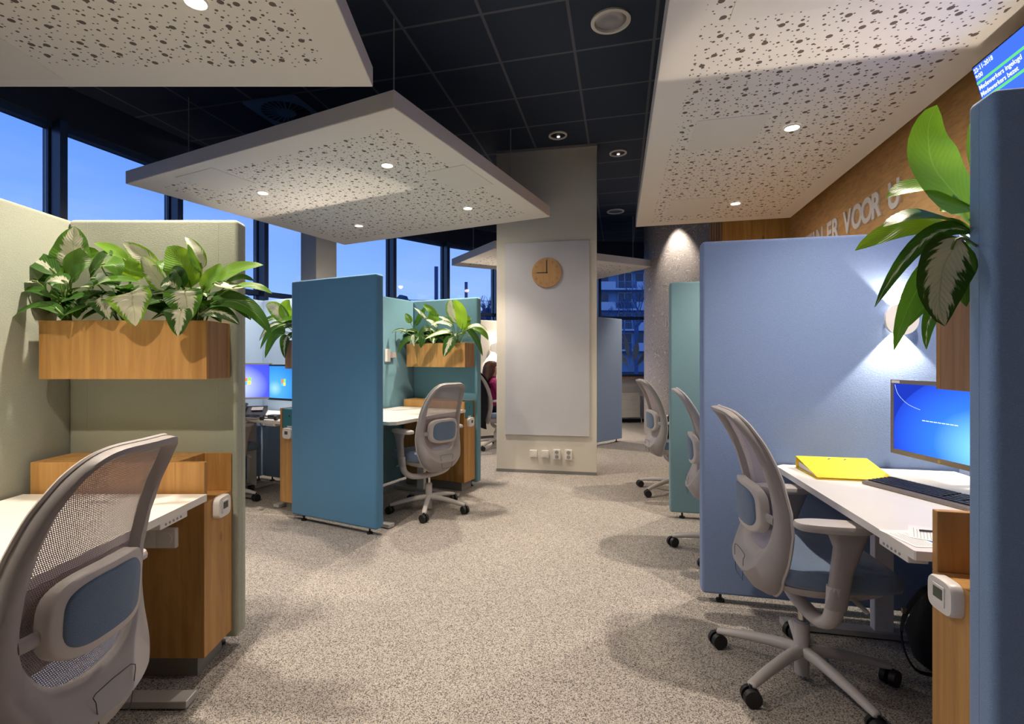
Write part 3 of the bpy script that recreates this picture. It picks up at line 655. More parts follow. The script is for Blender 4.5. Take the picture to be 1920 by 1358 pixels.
# ------------------------------------------------------------------ wall lamps
def sconce(M, label):
    o = bpy.data.objects.new('wall_lamp', None); COL.objects.link(o); o.matrix_world = M; tag(o, label, 'wall lamp', 'round up-and-down wall lamps')
    pts = [(x, z) for x, z in sell(.072, .077, 40, 2.15)]
    bm = new_bm(); loft(bm, [[Vector((x, -.038, z)) for x, z in pts], [Vector((x, -.055, z)) for x, z in pts]]); link('lamp_shade', bm, WHITEM, o, bevel=.002, smooth=True)
    bm = new_bm(); box(bm, -.03, .03, -.038, -.001, -.035, .035); link('bracket', bm, WHITEM, o)
    for s_ in (1, -1):
        bm = new_bm(); box(bm, -.022, .022, -.034, -.006, s_*.0365-.001, s_*.0365+.001); link('led', bm, LENS, o)
        p = M @ Vector((0, -.024, s_*.045)); ax = (M.to_3x3() @ Vector((0, .03, s_))).normalized()
        spot(p, 22, 88, .2, .012, (1, .86, .68), ax, 'wall_lamp_beam')
    return o
s_ = .912; sp = Vector((1.151+.976*s_, 2.749-.216*s_, 1.515))
sconce(frameM(sp, (.976, -.216, 0), (-.216*-1, .976, 0)), 'glowing white round wall lamp on the wide sky blue partition')
sconce(frameM(OB+ub*.70+wb_*.52+Vector((0, 0, 1.52)), -wb_, ub), 'glowing wall lamp on the pale blue screen, hidden by the steel blue partition')
sconce(DS @ Matrix.Translation((.585, -.001, 1.50)), 'glowing wall lamp on the cream screen left of the column')
# wall-washer on the wallpaper
spot((2.85, 7.93, 3.70), 105, 66, .6, .02, WARM, Vector((.0, .0, -1)), 'wallwasher_beam')

# ------------------------------------------------------------------ chairs
def interp(tab, z):
    if z <= tab[0][0]: return tab[0][1]
    for (a, b), (c, d) in zip(tab[:-1], tab[1:]):
        if z <= c:
            t = (z-a)/(c-a); t = t*t*(3-2*t) if False else t
            return b+(d-b)*t
    return tab[-1][1]
XC = [(.34, -.130), (.40, -.165), (.48, -.187), (.58, -.180), (.68, -.170), (.78, -.177), (.88, -.200), (.98, -.237), (1.06, -.280), (1.14, -.335)]
WW = [(.34, .200), (.45, .228), (.55, .236), (.65, .234), (.78, .222), (.92, .206), (1.05, .190), (1.14, .180)]
MG = [(.50, .075), (.60, .062), (.75, .048), (.90, .036), (1.10, .026)]
def bsurf(y, z, off=0):
    w_ = interp(WW, z); x = interp(XC, z)+.055*(y/.24)**2
    return Vector((x+off, y, z))
def outline(n, z0, z1, ex, marg):
    zc = (z0+z1)/2; zh = (z1-z0)/2; out = []
    for i in range(n):
        t = 2*PI*i/n; c, s = math.cos(t), math.sin(t)
        z = zc+zh*math.copysign(abs(s)**(2/(ex*1.25 if s > 0 else ex)), s); y = (interp(WW, z)-(interp(MG, z) if marg else 0))*math.copysign(abs(c)**(2/(ex*1.7 if s > 0 else ex)), c)
        out.append((y, z))
    return out
def make_chair(label):
    C = empty('swivel_chair', (0, 0, 0), 0, label, 'office chair', 'grey mesh swivel chairs at the booths')
    n = 72; O = outline(n, .365, 1.115, 3.3, False); I = outline(n, .545, 1.088, 3.6, True)
    bm = new_bm(); rings = []
    for i in range(n):
        (oy, oz), (iy, iz) = O[i], I[i]; r = []
        for s, o1 in ((0, .006), (0, -.010), (.12, -.026), (.5, -.034), (.85, -.026), (1, -.008), (1, .006), (.5, .010)):
            y = oy+(iy-oy)*s; z = oz+(iz-oz)*s
            k_ = 1+1.1*max(0, min(1, (.60-z)/.14))*math.sin(PI*min(1, s*.9+.12)) if o1 < 0 else 1
            r.append(bsurf(y, z, o1*k_))
        rings.append(r)
    rings.append(rings[0]); vs = [[bm.verts.new(p) for p in r] for r in rings[:-1]]; vs.append(vs[0])
    for i in range(n):
        for j in range(8): bm.faces.new((vs[i][j], vs[i][(j+1) % 8], vs[i+1][(j+1) % 8], vs[i+1][j]))
    bf = link('back_frame', bm, GREY, C, smooth=True)
    bm = new_bm(); pl = [(-.068, .50), (-.060, .515), (.060, .515), (.068, .50), (.052, .415), (.040, .405), (-.040, .405), (-.052, .415)]
    rg = [bsurf(y, z, -.0735+max(0, (z-.47))*.45) for y, z in pl]
    tube(bm, rg+[rg[0]], .0012, 5, 2, up=Vector((1, 0, 0))); link('cover_seam', bm, DARK, bf)
    # mesh cloth with uv
    bm = new_bm(); uvl = bm.loops.layers.uv.new('UVMap'); R_ = 14; cy, cz = 0, .82; grid = []
    for k_ in range(R_+1):
        f = k_/R_; grid.append([bm.verts.new(bsurf(y*f*1.03, cz+(z-cz)*f*1.01, .005)) for y, z in I])
    for k_ in range(R_):
        for i in range(n):
            q = (grid[k_][i], grid[k_][(i+1) % n], grid[k_+1][(i+1) % n], grid[k_+1][i])
            if k_ == 0: continue
            bm.faces.new(q)
    bm.faces.new(grid[1])
    for v in grid[0]: bm.verts.remove(v)
    for f in bm.faces:
        for l in f.loops: l[uvl].uv = (l.vert.co.y, l.vert.co.z)
    link('mesh_back', bm, MESHM, C, smooth=True)
    bm = new_bm(); tube(bm, [bsurf(y, z, .009) for y, z in O]+[bsurf(*O[0], .009)], .006, 6, 1, up=Vector((1, 0, .1))); link('edge_piping', bm, LGREY, C, smooth=True)
    # lumbar pad
    def pad(name, a, b, x0, x1, mat, par, zc=.715):
        bm = new_bm(); rings = []
        for off, s in ((x0, .93), (x0-.004, 1.0), (x1+.006, 1.0), (x1, .95), (x1-.002, .6), (x1-.003, .1)):
            rings.append([bsurf(y, zc+z, off) for y, z in sell(a*s, b*s, 40, 3.6)])
        loft(bm, rings); return link(name, bm, mat, par, smooth=True)
    lr = pad('lumbar_frame', .152, .100, -.012, -.052, LGREY, C); pad('lumbar_pad', .124, .078, -.045, -.060, PADB, lr)
    for s in (-1, 1):
        bm = new_bm(); tube(bm, [bsurf(s*.14, .70, -.03), bsurf(s*.185, .695, -.025)], (lambda f: (.006, .018)), 8, 3); link('lumbar_bracket', bm, GREY, lr, smooth=True)
    # seat
    bm = new_bm(); rings = []
    for z, s, dx in ((.455, .90, -.0), (.470, .985, 0), (.495, 1.0, 0), (.520, .975, 0), (.532, .90, 0), (.538, .6, 0), (.532, .2, 0)):
        r = []
        for x, y in sell(.255*s, .245*s, 48, 3.2):
            xx = x+.055; zz = z-(max(0, xx-.16)**2)*1.8*(1 if z > .48 else .6)+(abs(y)/.245)**3*.010*(z > .5)
            r.append(Vector((xx, y, zz)))
        rings.append(r)
    loft(bm, rings); link('seat', bm, SEATB, C, smooth=True)
    bm = new_bm(); rings = []
    for z, s in ((.395, .55), (.405, .70), (.43, .86), (.452, .93), (.458, .90)):
        rings.append([Vector((x+.04, y, z-(max(0, x-.1)**2)*.5)) for x, y in sell(.25*s, .235*s, 40, 3)])
    loft(bm, rings); sp_ = link('seat_pan', bm, LGREY, C, smooth=True)
    for s in (-1, 1):
        bm = new_bm(); tube(bm, [(.10, s*.19, .43), (.115, s*.225, .415), (.13, s*.245, .40)], (lambda f: (.013, .005)), 8, 3); link('adjustment_lever', bm, PLAST, sp_, smooth=True)
    bm = new_bm(); tube(bm, [(.02, 0, .385), (-.08, 0, .40), (-.17, 0, .43), (-.225, 0, .47)], (lambda f: (.065-.012*f, .026)), 12, 4); link('back_bracket', bm, LGREY, C, smooth=True)
    bm = new_bm(); tube(bm, [(.015, .272, .50), (.012, .268, .42), (.008, .245, .365), (.004, .18, .325), (0, .09, .312), (0, 0, .310), (0, -.09, .312), (.004, -.18, .325), (.008, -.245, .365), (.012, -.268, .42), (.015, -.272, .50)], (lambda f: (.024, .032)), 12, 5, up=Vector((1, 0, .01))); 
    link('arm_bracket', bm, LGREY, C, smooth=True)
    for s in (-1, 1):
        bm = new_bm(); rings = []
        for z, xa, xb, th in ((.42, -.020, .046, .022), (.55, -.005, .068, .019), (.64, .005, .098, .019), (.685, -.012, .116, .021), (.703, -.06, .125, .026)):
            rings.append([Vector(((xa+xb)/2+x, s*.275+y, z)) for x, y in sell((xb-xa)/2, th, 16, 3)])
        loft(bm, rings); ar = link('armrest', bm, GREY, C, smooth=True)
        bm = new_bm(); rings = []
        for z, q in ((.700, .90), (.706, .99), (.716, 1.0), (.727, .96), (.731, .8)):
            rings.append([Vector((.005+x, s*.275+y, z)) for x, y in sell(.130*q, .046*q, 32, 3.0)])
        loft(bm, rings); link('arm_pad', bm, LGREY, ar, smooth=True)
    bm = new_bm(); cyl(bm, (0, 0, .22), (0, 0, .33), .0135); link('gas_lift', bm, CHROME, C, smooth=True)
    bm = new_bm(); cyl(bm, (0, 0, .022), (0, 0, .235), .027, .029); cyl(bm, (0, 0, .235), (0, 0, .240), .024)
    base = link('column_tube', bm, LGREY, C, smooth=True)
    for q in range(5):
        a = q*2*PI/5+math.radians(5); M = rz(a)
        bm = new_bm(); tube(bm, [(.012, 0, .118), (.10, 0, .115), (.22, 0, .098), (.30, 0, .082), (.338, 0, .074)], (lambda f: (.024-.006*f if f < .98 else .010, .026-.014*f if f < .98 else .006)), 12, 4)
        for v in bm.verts: v.co = M @ v.co
        la = link('base_leg', bm, LGREY, C, smooth=True)
        bm = new_bm()
        for r_ in range(9):
            box(bm, .235+r_*.011, .240+r_*.011, -.013, .013, .0, .0022, M @ Matrix.Translation((0, 0, .1045-.0125*(r_*.011/.05))))
        link('foot_rib', bm, LGREY, la)
        bm = new_bm(); Mc = M @ Matrix.Translation((.335, 0, .034)) @ rz(.6+q*1.7)
        for s in (-1, 1): 
            vs_ = cyl(bm, (0, s*.007, 0), (0, s*.027, 0), .034, .032, seg=24)
            bmesh.ops.transform(bm, matrix=Mc, verts=vs_)
        vs_ = cyl(bm, (0, 0, 0), (0, 0, .046), .008, seg=10); bmesh.ops.transform(bm, matrix=Mc, verts=vs_)
        link('caster', bm, BLACK, la, smooth=True)
    return C
chair0 = make_chair('grey mesh swivel chair with blue seat in front of the wide sky blue partition')
chair0.location = (1.29, 2.10, 0); chair0.rotation_euler = (0, 0, math.radians(-12))
def chair(x, y, deg, label, yaw=0):
    c = copy_tree(chair0); c.location = (x, y, 0); c.rotation_euler = (0, 0, math.radians(deg)); c['label'] = label
    for ch in c.children:
        if ch.name.startswith(('base_leg', 'column_tube')): ch.rotation_euler = (0, 0, math.radians(yaw))
    return c
chair(-1.18, 1.28, 180, 'grey mesh swivel chair seen from behind at the sage booth desk')
chair(-.53, 4.43, 136, 'grey mesh swivel chair at the teal booth desk beside the steel blue partition', -15)
chair(-2.50, 4.74, 62, 'grey swivel chair with only a caster showing under the two-monitor desk')
chair(1.585, 3.42, -17, 'grey mesh swivel chair half hidden, against the sea green partition', 20)
chair(1.80, 5.02, -2, 'grey mesh swivel chair with a black bag on its seat, beyond the sea green partition', -9)
chair(.09, 7.55, 15, 'light grey chair under the seated person behind the column')

# ------------------------------------------------------------------ plants
def bez(a, b, c, t): return a*(1-t)**2+b*2*t*(1-t)+c*t*t
def add_leaf(bm, L1, L2, base, ctrl, tip, width, nrm, kind, rnd, fold=.25, nl=12, nw=6, wave=.0):
    rows = []; L = (tip-base).length
    for i in range(nl+1):
        t = i/nl; p = bez(base, ctrl, tip, t); d = (bez(base, ctrl, tip, min(1, t+.02))-bez(base, ctrl, tip, max(0, t-.02))).normalized()
        side = d.cross(nrm)
        if side.length < 1e-4: side = Vector((1, 0, 0))
        side.normalize(); n2 = side.cross(d).normalized()
        wv = width*.5*(max(0, math.sin(PI*min(1, t**.70)))**.62)*(1-.10*t) if 0 < t < 1 else .0008
        row = []
        for j in range(nw+1):
            u = -1+2*j/nw
            q = p+side*u*wv+n2*(abs(u)**1.4*wv*fold*(1-.3*t)+math.sin(t*13+u*2+rnd*9)*wv*wave)
            row.append((bm.verts.new(q), u, t))
        rows.append(row)
    for i in range(nl):
        for j in range(nw):
            q = (rows[i][j], rows[i][j+1], rows[i+1][j+1], rows[i+1][j])
            f = bm.faces.new([x[0] for x in q]); f.smooth = True
            for l, x in zip(f.loops, q): l[L1].uv = (x[1], x[2]); l[L2].uv = (kind, rnd)
def make_plant(root, leaves, label, nfill=10, seed=0, size=.20, group='leafy plants in the oak planters', fwd=Vector((0, -1, 0)), fillkind=(0, 0, .45), spread=1.0):
    rnd = random.Random(seed); o = empty('aglaonema_plant', root, 0, label, 'plant', group)
    bm = new_bm(); L1 = bm.loops.layers.uv.new('leaf'); L2 = bm.loops.layers.uv.new('kind'); sb = new_bm(); r0 = Vector(root)
    side = Vector((-fwd.y, fwd.x, 0))
    for (b, c, t, wd, nn, kd, rn, fo) in leaves:
        add_leaf(bm, L1, L2, b-r0, c-r0, t-r0, wd, nn, kd, rn, fo, wave=.05)
        s0 = Vector((rnd.uniform(-.02, .02), rnd.uniform(-.02, .02), -.02)); e_ = b-r0
        mid = s0*.4+e_*.6+Vector((0, 0, .03)); tube(sb, [s0, mid, e_, e_+(c-b)*.3], .0032, 5, 3)
    for i in range(nfill):
        a = rnd.uniform(-PI, PI); el = rnd.uniform(.15, 1.25); ln = size*rnd.uniform(.7, 1.15)
        dr = side*math.sin(a)*spread+fwd*math.cos(a)*.8
        if dr.dot(fwd) < -.1: dr -= fwd*dr.dot(fwd)*.85
        b = dr*ln*.35*math.cos(el)+Vector((0, 0, ln*(.35+.45*math.sin(el))))
        m_ = b+dr*ln*.5+Vector((0, 0, ln*.28*math.sin(el))); t = b+dr*ln*(.9+.15*rnd.random())+Vector((0, 0, ln*(-.45+.55*math.sin(el))))
        kd = rnd.choice(fillkind)
        add_leaf(bm, L1, L2, b, m_, t, ln*rnd.uniform(.36, .46), (fwd*.45+Vector((rnd.uniform(-.4, .4), 0, .85))).normalized(), kd, rnd.uniform(0, .38), .22, 9, 4, .05)
        tube(sb, [Vector((0, 0, -.02)), b*.6+Vector((0, 0, .02)), b], .003, 5, 3)
    link('foliage', bm, LEAF, o); link('stems', sb, STEM, o, smooth=True)
    return o
CAMF = Vector((0, -.80, .60))
def hero(base, ctrl, tip, wpx, D, kd, rn, nn=None, fo=.22, D2=None):
    D2 = D if D2 is None else D2
    b = P(base[0], base[1], D); t = P(tip[0], tip[1], D2)
    c = P(ctrl[0], ctrl[1], (D+D2)/2-.01) if ctrl else (b+t)/2+Vector((0, 0, .01))
    return (b, c, t, 1.22*wpx*(D+D2)/2/FPX, (nn or CAMF).normalized(), kd, rn, fo)
V3 = Vector
A_ = [  # plant 1 (left)
 [hero((138, 508), (137, 470), (139, 424), 66, 2.20, 1.0, .6, V3((0, -1, .15))),
  hero((108, 517), (60, 470), (6, 481), 34, 2.16, .35, .35, V3((.1, -.7, .8))),
  hero((120, 530), (70, 480), (26, 520), 46, 2.20, 0, .15, V3((-.2, -.8, .6))),
  hero((72, 530), (35, 522), (-2, 546), 20, 2.12, 1.1, .5, V3((0, -.5, .9))),
  hero((128, 532), (88, 510), (92, 549), 34, 2.09, .9, .5, V3((.1, -.6, .8))),
  hero((118, 590), (70, 545), (-4, 618), 22, 2.06, 0, .45, V3((0, -.6, .8))),
  hero((112, 562), (60, 528), (22, 557), 20, 2.10, 0, .35, V3((0, -.6, .8))),
  hero((128, 518), (150, 480), (186, 472), 44, 2.19, 0, .72, V3((0, -1, .3))),
  hero((125, 520), (112, 495), (104, 474), 26, 2.21, 0, .95, V3((.3, -1, .2))),
  hero((134, 530), (150, 500), (168, 498), 30, 2.16, 0, .55, V3((.2, -.7, .7))),
  hero((112, 565), (95, 560), (118, 594), 26, 2.10, 0, .5, V3((-.4, -.8, .3)))],
 [hero((170, 520), (195, 470), (212, 476), 34, 2.20, 0, .45, V3((0, -.7, .7))),
  hero((245, 527), (244, 505), (246, 483), 44, 2.17, 0, 1.0, V3((0, -1, .25)), -.1),
  hero((165, 545), (200, 512), (262, 530), 24, 2.10, 0, .65, V3((0, -.6, .8))),
  hero((238, 495), (215, 462), (176, 456), 20, 2.22, 0, 1.0, V3((0, -.8, .6))),
  hero((300, 520), (270, 478), (231, 456), 34, 2.20, 1.2, .9, V3((-.3, -1, .4))),
  hero((309, 545), (285, 505), (265, 480), 34, 2.16, 1.2, .9, V3((-.5, -1, .4))),
  hero((246, 548), (248, 552), (254, 612), 68, 2.05, 1.15, .8, V3((0, -.9, .5)), .3),
  hero((190, 556), (195, 560), (205, 600), 40, 2.08, .8, .25, V3((.1, -.9, .4))),
  hero((186, 560), (160, 560), (150, 590), 32, 2.12, .4, .3, V3((-.2, -.9, .4))),
  hero((170, 525), (200, 515), (228, 545), 34, 2.14, 0, .2, V3((.1, -.6, .8))),
  hero((190, 500), (215, 480), (222, 520), 36, 2.14, 0, .7, V3((.3, -.6, .8)))],
 [hero((358, 540), (345, 490), (313, 463), 54, 2.17, 0, .95, V3((.1, -1, .2))),
  hero((378, 505), (372, 465), (347, 445), 22, 2.19, 1.2, .9, V3((.6, -1, .2))),
  hero((376, 512), (362, 480), (352, 458), 20, 2.16, 0, .6, V3((-.8, -1, .2))),
  hero((380, 545), (398, 520), (414, 494), 30, 2.12, 0, 1.0, V3((0, -1, .4))),
  hero((393, 540), (425, 498), (494, 497), 32, 2.15, 0, .92, V3((-.1, -.9, .6))),
  hero((402, 530), (440, 545), (470, 536), 26, 2.10, 1.2, .9, V3((0, -.5, .9))),
  hero((440, 538), (480, 530), (510, 551), 20, 2.08, 0, .8, V3((0, -.6, .9))),
  hero((348, 545), (345, 548), (357, 601), 62, 2.05, .85, .5, V3((0, -.9, .5)), .3),
  hero((340, 580), (338, 585), (333, 631), 46, 2.03, .7, .15, V3((0, -1, .2)), .3),
  hero((385, 575), (460, 540), (508, 627), 36, 2.10, 0, .35, V3((.2, -.7, .7))),
  hero((395, 565), (440, 545), (470, 600), 38, 2.12, .2, .2, V3((.2, -.7, .7))),
  hero((375, 590), (410, 570), (449, 609), 28, 2.08, .35, .08, V3((0, -.8, .6))),
  hero((330, 520), (300, 480), (281, 503), 22, 2.17, 0, .6, V3((0, -.6, .8))),
  hero((335, 545), (320, 520), (300, 540), 34, 2.12, .3, .12, V3((-.4, -.8, .4))),
  hero((345, 540), (330, 500), (322, 506), 26, 2.14, 0, .1, V3((0, -.8, .4))),
  hero((420, 540), (445, 510), (476, 527), 22, 2.14, 0, .25, V3((0, -.6, .8)))]]
make_plant(P(128, 610, 2.21), A_[0], 'variegated plant at the screen end of the sage booth planter', 40, 3, .17)
make_plant(P(240, 610, 2.21), A_[1], 'variegated plant with a large white drooping leaf, middle of the sage booth planter', 40, 4, .165)
make_plant(P(368, 610, 2.21), A_[2], 'bright green plant at the aisle end of the sage booth planter', 34, 5, .155)
C_ = [
 [hero((770, 606), (766, 596), (760, 588), 11, 5.3, .2, .8, V3((0, -1, .2))), hero((778, 612), (790, 590), (798, 575), 10, 5.3, 0, .5, V3((0, -1, .2))),
  hero((765, 625), (750, 612), (734, 625), 8, 5.2, .5, .3, V3((0, -.6, .8))), hero((775, 640), (765, 625), (745, 662), 11, 5.1, 0, .3, V3((0, -.8, .6))),
  hero((778, 630), (770, 630), (777, 650), 9, 5.05, 1.1, .5, V3((0, -.8, .6))), hero((785, 635), (800, 615), (778, 642), 12, 5.08, .8, .5, V3((0, -.8, .6)))],
 [hero((822, 604), (808, 575), (792, 572), 12, 5.2, 0, .9, V3((0, -1, .3))), hero((814, 605), (812, 590), (816, 582), 19, 5.15, 0, .8, V3((0, -1, .3))),
  hero((800, 600), (790, 585), (776, 577), 7, 5.2, 1.0, .6, V3((0, -.8, .6))), hero((795, 630), (792, 630), (789, 653), 13, 5.02, 0, .2, V3((0, -1, .2))),
  hero((805, 620), (795, 610), (785, 632), 12, 5.05, 0, .15), hero((820, 615), (808, 600), (799, 600), 9, 5.1, 1.1, .8, V3((0, -.6, .8)))],
 [hero((858, 607), (836, 575), (847, 562), 17, 4.95, 1.1, .8, V3((.3, -1, .2))), hero((866, 618), (870, 580), (850, 562), 20, 4.92, 0, 1.0, V3((-.3, -1, .2))),
  hero((868, 622), (880, 600), (876, 592), 12, 4.95, 0, .95, V3((0, -1, .2))), hero((876, 617), (895, 603), (914, 620), 13, 4.85, 1.2, .9, V3((0, -.5, .9))),
  hero((880, 617), (905, 615), (916, 638), 14, 4.87, 0, .7, V3((0, -.7, .7))), hero((876, 618), (892, 625), (905, 668), 12, 4.80, 0, .15, V3((.3, -.8, .4))),
  hero((849, 633), (842, 640), (832, 670), 19, 4.72, .5, .15, V3((0, -1, .2))), hero((848, 613), (830, 598), (808, 610), 12, 4.88, 1.1, .8, V3((0, -.6, .8))),
  hero((845, 623), (825, 620), (797, 636), 11, 4.80, 1.1, .8, V3((0, -.7, .7))), hero((850, 610), (835, 595), (822, 594), 9, 4.95, .9, .5),
  hero((862, 612), (880, 600), (884, 597), 8, 4.95, .5, .8)]]
FW = (FC.m.to_3x3() @ Vector((0, -1, 0)))
make_plant(FC.p(.16, -.10, 1.45), C_[0], 'dark variegated plant at the screen end of the teal booth planter', 36, 13, .20, fwd=FW, fillkind=(0, .4, .8))
make_plant(FC.p(.36, -.10, 1.45), C_[1], 'mixed green plant in the middle of the teal booth planter', 30, 14, .19, fwd=FW)
make_plant(FC.p(.60, -.10, 1.45), C_[2], 'tall variegated plant at the aisle end of the teal booth planter', 9, 15, .17, fwd=FW)
FWB = (FB.m.to_3x3() @ Vector((0, -1, 0)))
B_ = [hero((540, 606), (515, 570), (498, 574), 24, 4.5, 1.1, .8, V3((-.2, -1, .3))), hero((540, 600), (530, 575), (543, 562), 22, 4.5, 0, .9, V3((0, -1, .3))),
      hero((535, 622), (510, 600), (488, 655), 14, 4.4, 0, .4, V3((0, -.8, .6))), hero((535, 625), (512, 615), (497, 672), 18, 4.35, 0, .3, V3((0, -.9, .5))),
      hero((540, 630), (530, 635), (534, 672), 16, 4.3, .3, .12, V3((0, -1, .2))), hero((530, 610), (505, 600), (486, 640), 12, 4.45, .9, .4, V3((0, -.7, .7))), hero((525, 600), (505, 590), (490, 612), 12, 4.5, .2, .4)]
make_plant(FB.p(.56, -.10, 1.45), B_, 'variegated plant peeping out left of the steel blue partition', 26, 21, .21, fwd=FWB)
FWR = (FR.m.to_3x3() @ Vector((0, -1, 0)))
R_ = [hero((1822, 372+25), (1700, 290), (1757, 197), 78, 1.36, 0, .62, V3((-.1, -1, .1)), .12), hero((1830, 395), (1735, 320), (1661, 371), 50, 1.38, 0, .98, V3((0, -.7, .7))),
      hero((1828, 425), (1795, 380), (1762, 396), 40, 1.42, 0, 1.0, V3((0, -.8, .5))), hero((1790, 432), (1700, 405), (1603, 470), 44, 1.34, 0, .98, V3((.1, -.8, .6))),
      hero((1822, 440), (1740, 380), (1656, 425), 62, 1.30, 0, .55, V3((.1, -.5, .9))), hero((1822, 436), (1735, 395), (1640, 576), 30, 1.27, .2, .2, V3((-.5, -.8, .3))),
      hero((1815, 480), (1720, 480), (1676, 657), 40, 1.30, 0, .45, V3((-.5, -.9, .2))), hero((1802, 446), (1740, 520), (1772, 612), 82, 1.22, .95, .05, V3((-.15, -1, .1)), .18),
      hero((1806, 520), (1730, 570), (1737, 655), 24, 1.27, .1, .12, V3((-.5, -1, .1))), hero((1790, 520), (1745, 555), (1700, 615), 16, 1.33, 0, .4, V3((-.5, -1, .1))),
      hero((1815, 350), (1770, 320), (1762, 318), 18, 1.40, 1.1, .5, V3((0, -1, .3))), hero((1830, 330), (1822, 290), (1818, 232), 24, 1.44, 0, .6, V3((0, -1, .3))), hero((1822, 500), (1800, 520), (1812, 575), 30, 1.30, 0, .3, V3((-.5, -1, .3)))]
make_plant(FR.p(.60, -.085, 1.45), R_, 'large bright green plant beside the closest blue partition end', 14, 31, .17, fwd=FWR)

# ------------------------------------------------------------------ computer equipment and desk things
SCR_A = screenmat('wallpaper_blue_light', [(0, (.55, .80, 1)), (.22, (.16, .48, .95)), (.55, (.03, .16, .80)), (1.0, (.015, .05, .50)), (1.3, (.01, .03, .35))], 1.0, curve=(-.98, -.22, 0))
SCR_B = screenmat('wallpaper_violet', [(0, (.55, .60, 1)), (.35, (.30, .36, 1)), (.7, (.06, .08, .92)), (1.1, (.04, .06, .8))], 1.0, curve=(-.25, -.35, 0))
SCR_C = screenmat('wallpaper_cyan', [(0, (.30, .60, .85)), (.25, (.07, .34, .72)), (.7, (.03, .22, .62)), (1.1, (.02, .14, .5))], .9, curve=(-.2, -.3, 0))
def monitor(M, wd, ht, scr, bez, label, ttl=True, group='computer monitors', mb=None, stand=.10, z=1.0, logo=False):
    """local: screen faces -y, origin = centre of screen"""
    o = bpy.data.objects.new('computer_monitor', None); COL.objects.link(o); o.matrix_world = M; tag(o, label, 'monitor', group)
    bm = new_bm(); a, b = wd/2, ht/2
    box(bm, -a, a, 0, .028, -b, b); link('casing', bm, mb or ALU, o, bevel=.004)
    bm = new_bm(); t = bez; yy = -.003
    for (x0, x1, z0, z1) in ((-a, a, b-t, b), (-a, a, -b, -b+t*1.25), (-a, -a+t, -b+t*1.25, b-t), (a-t, a, -b+t*1.25, b-t)): box(bm, x0, x1, yy, .001, z0, z1)
    link('bezel', bm, mb or ALU, o)
    me = bpy.data.meshes.new('screen'); bm = new_bm(); uvl = bm.loops.layers.uv.new('UVMap')
    q = [(-a+t, -b+t*1.25, 0, 0), (a-t, -b+t*1.25, 1, 0), (a-t, b-t, 1, 1), (-a+t, b-t, 0, 1)]
    f = bm.faces.new([bm.verts.new((x, -.0008, z_)) for x, z_, _, _ in q])
    for l, k_ in zip(f.loops, q): l[uvl].uv = (k_[2], k_[3])
    bm.to_mesh(me); bm.free(); me.materials.append(scr); so = bpy.data.objects.new('screen', me); COL.objects.link(so); so.parent = o
    bm = new_bm(); box(bm, -.05, .05, .028, .045, -.05, .05); box(bm, -.02, .02, .045, stand, -.02, .02); link('monitor_arm', bm, mb or ALU, o, bevel=.003)
    if logo:
        s = .034*ht/.34
        for (ix, iz, cc) in ((-1, 1, (.85, .18, .05)), (1, 1, (.25, .62, .10)), (-1, -1, (.10, .40, .95)), (1, -1, (.95, .72, .08))):
            bm = new_bm(); pts = []
            g = .06
            for (ux, uz) in ((g, g), (1, g), (1, 1), (g, 1)):
                n_ = 6
                pts.append((ux, uz))
            poly = []
            for (p0, p1) in zip(pts, pts[1:]+pts[:1]):
                for k_ in range(5): poly.append((p0[0]+(p1[0]-p0[0])*k_/5, p0[1]+(p1[1]-p0[1])*k_/5))
            vs = []
            for (ux, uz) in poly:
                X = ix*ux; Z = iz*uz; vs.append(bm.verts.new((s*(X*.95+Z*.10), -.0016, s*(Z*.95+.16*math.sin(X*2.2)-.10*X))))
            bm.faces.new(vs); link('logo_pane', bm, emit('logo_%d%d' % (ix+1, iz+1), cc, 1.0) if 'logo_%d%d' % (ix+1, iz+1) not in MATS else MATS['logo_%d%d' % (ix+1, iz+1)], so)
    return o, so
m0 = Vector((1.900, 2.405, 0)); m1 = Vector((1.884, 1.865, 0)); mc = (m0+m1)/2; mz = 1.05
MO, MS = monitor(frameM((mc.x, mc.y, mz), m1-m0, (1, 0, 0)), .54, .345, SCR_A, .018, 'large widescreen monitor with glowing blue picture on the near right desk', z=mz, stand=.29)
GLOWW = emit('screen_lettering', (.65, .8, 1), .9)
bm = new_bm()
for k_ in range(9): box(bm, -.090+k_*.020, -.090+k_*.020+.0165, -.0014, -.0010, -.002, .0016)
link('login_line', bm, GLOWW, MS)
bm = new_bm(); tube(bm, [(-.245, -.0014, .150), (-.225, -.0014, .105), (-.17, -.0014, .065), (-.10, -.0014, .045)], .0007, 4, 6); link('light_streak', bm, GLOWW, MS)
bm = new_bm(); box(bm, -.262, -.215, -.0045, -.003, .157, .169); link('sticker', bm, PAPER, MO)
bm = new_bm(); rings = [[Vector((a*math.cos(2*PI*i/24), -.0040, -.162+a*math.sin(2*PI*i/24))) for i in range(24)] for a in (.0058, .0070)]; loft(bm, rings, cap=False); link('round_logo', bm, CHROME, MO)
text_mesh('round_logo_mark', 'hp', .0105, CHROME, MO, Matrix.Translation((0, -.0042, -.165)) @ Matrix.Rotation(PI/2, 4, 'X'), .0001, 1, 0, 'CENTER')
b1 = P(464, 715, 4.86); monitor(Matrix.Translation(b1) @ rz(math.radians(12)), .44, .345, SCR_B, .014, 'left computer monitor with violet blue screen on the two-monitor desk', logo=True, z=b1.z, mb=STEEL, stand=.42)
b2 = P(531.5, 717.5, 4.80); monitor(frameM(b2, (.87, -.5, 0), (.5, .87, 0)), .44, .34, SCR_C, .016, 'right computer monitor with cyan blue screen on the two-monitor desk', logo=True, z=b2.z, mb=DARK, stand=.35)
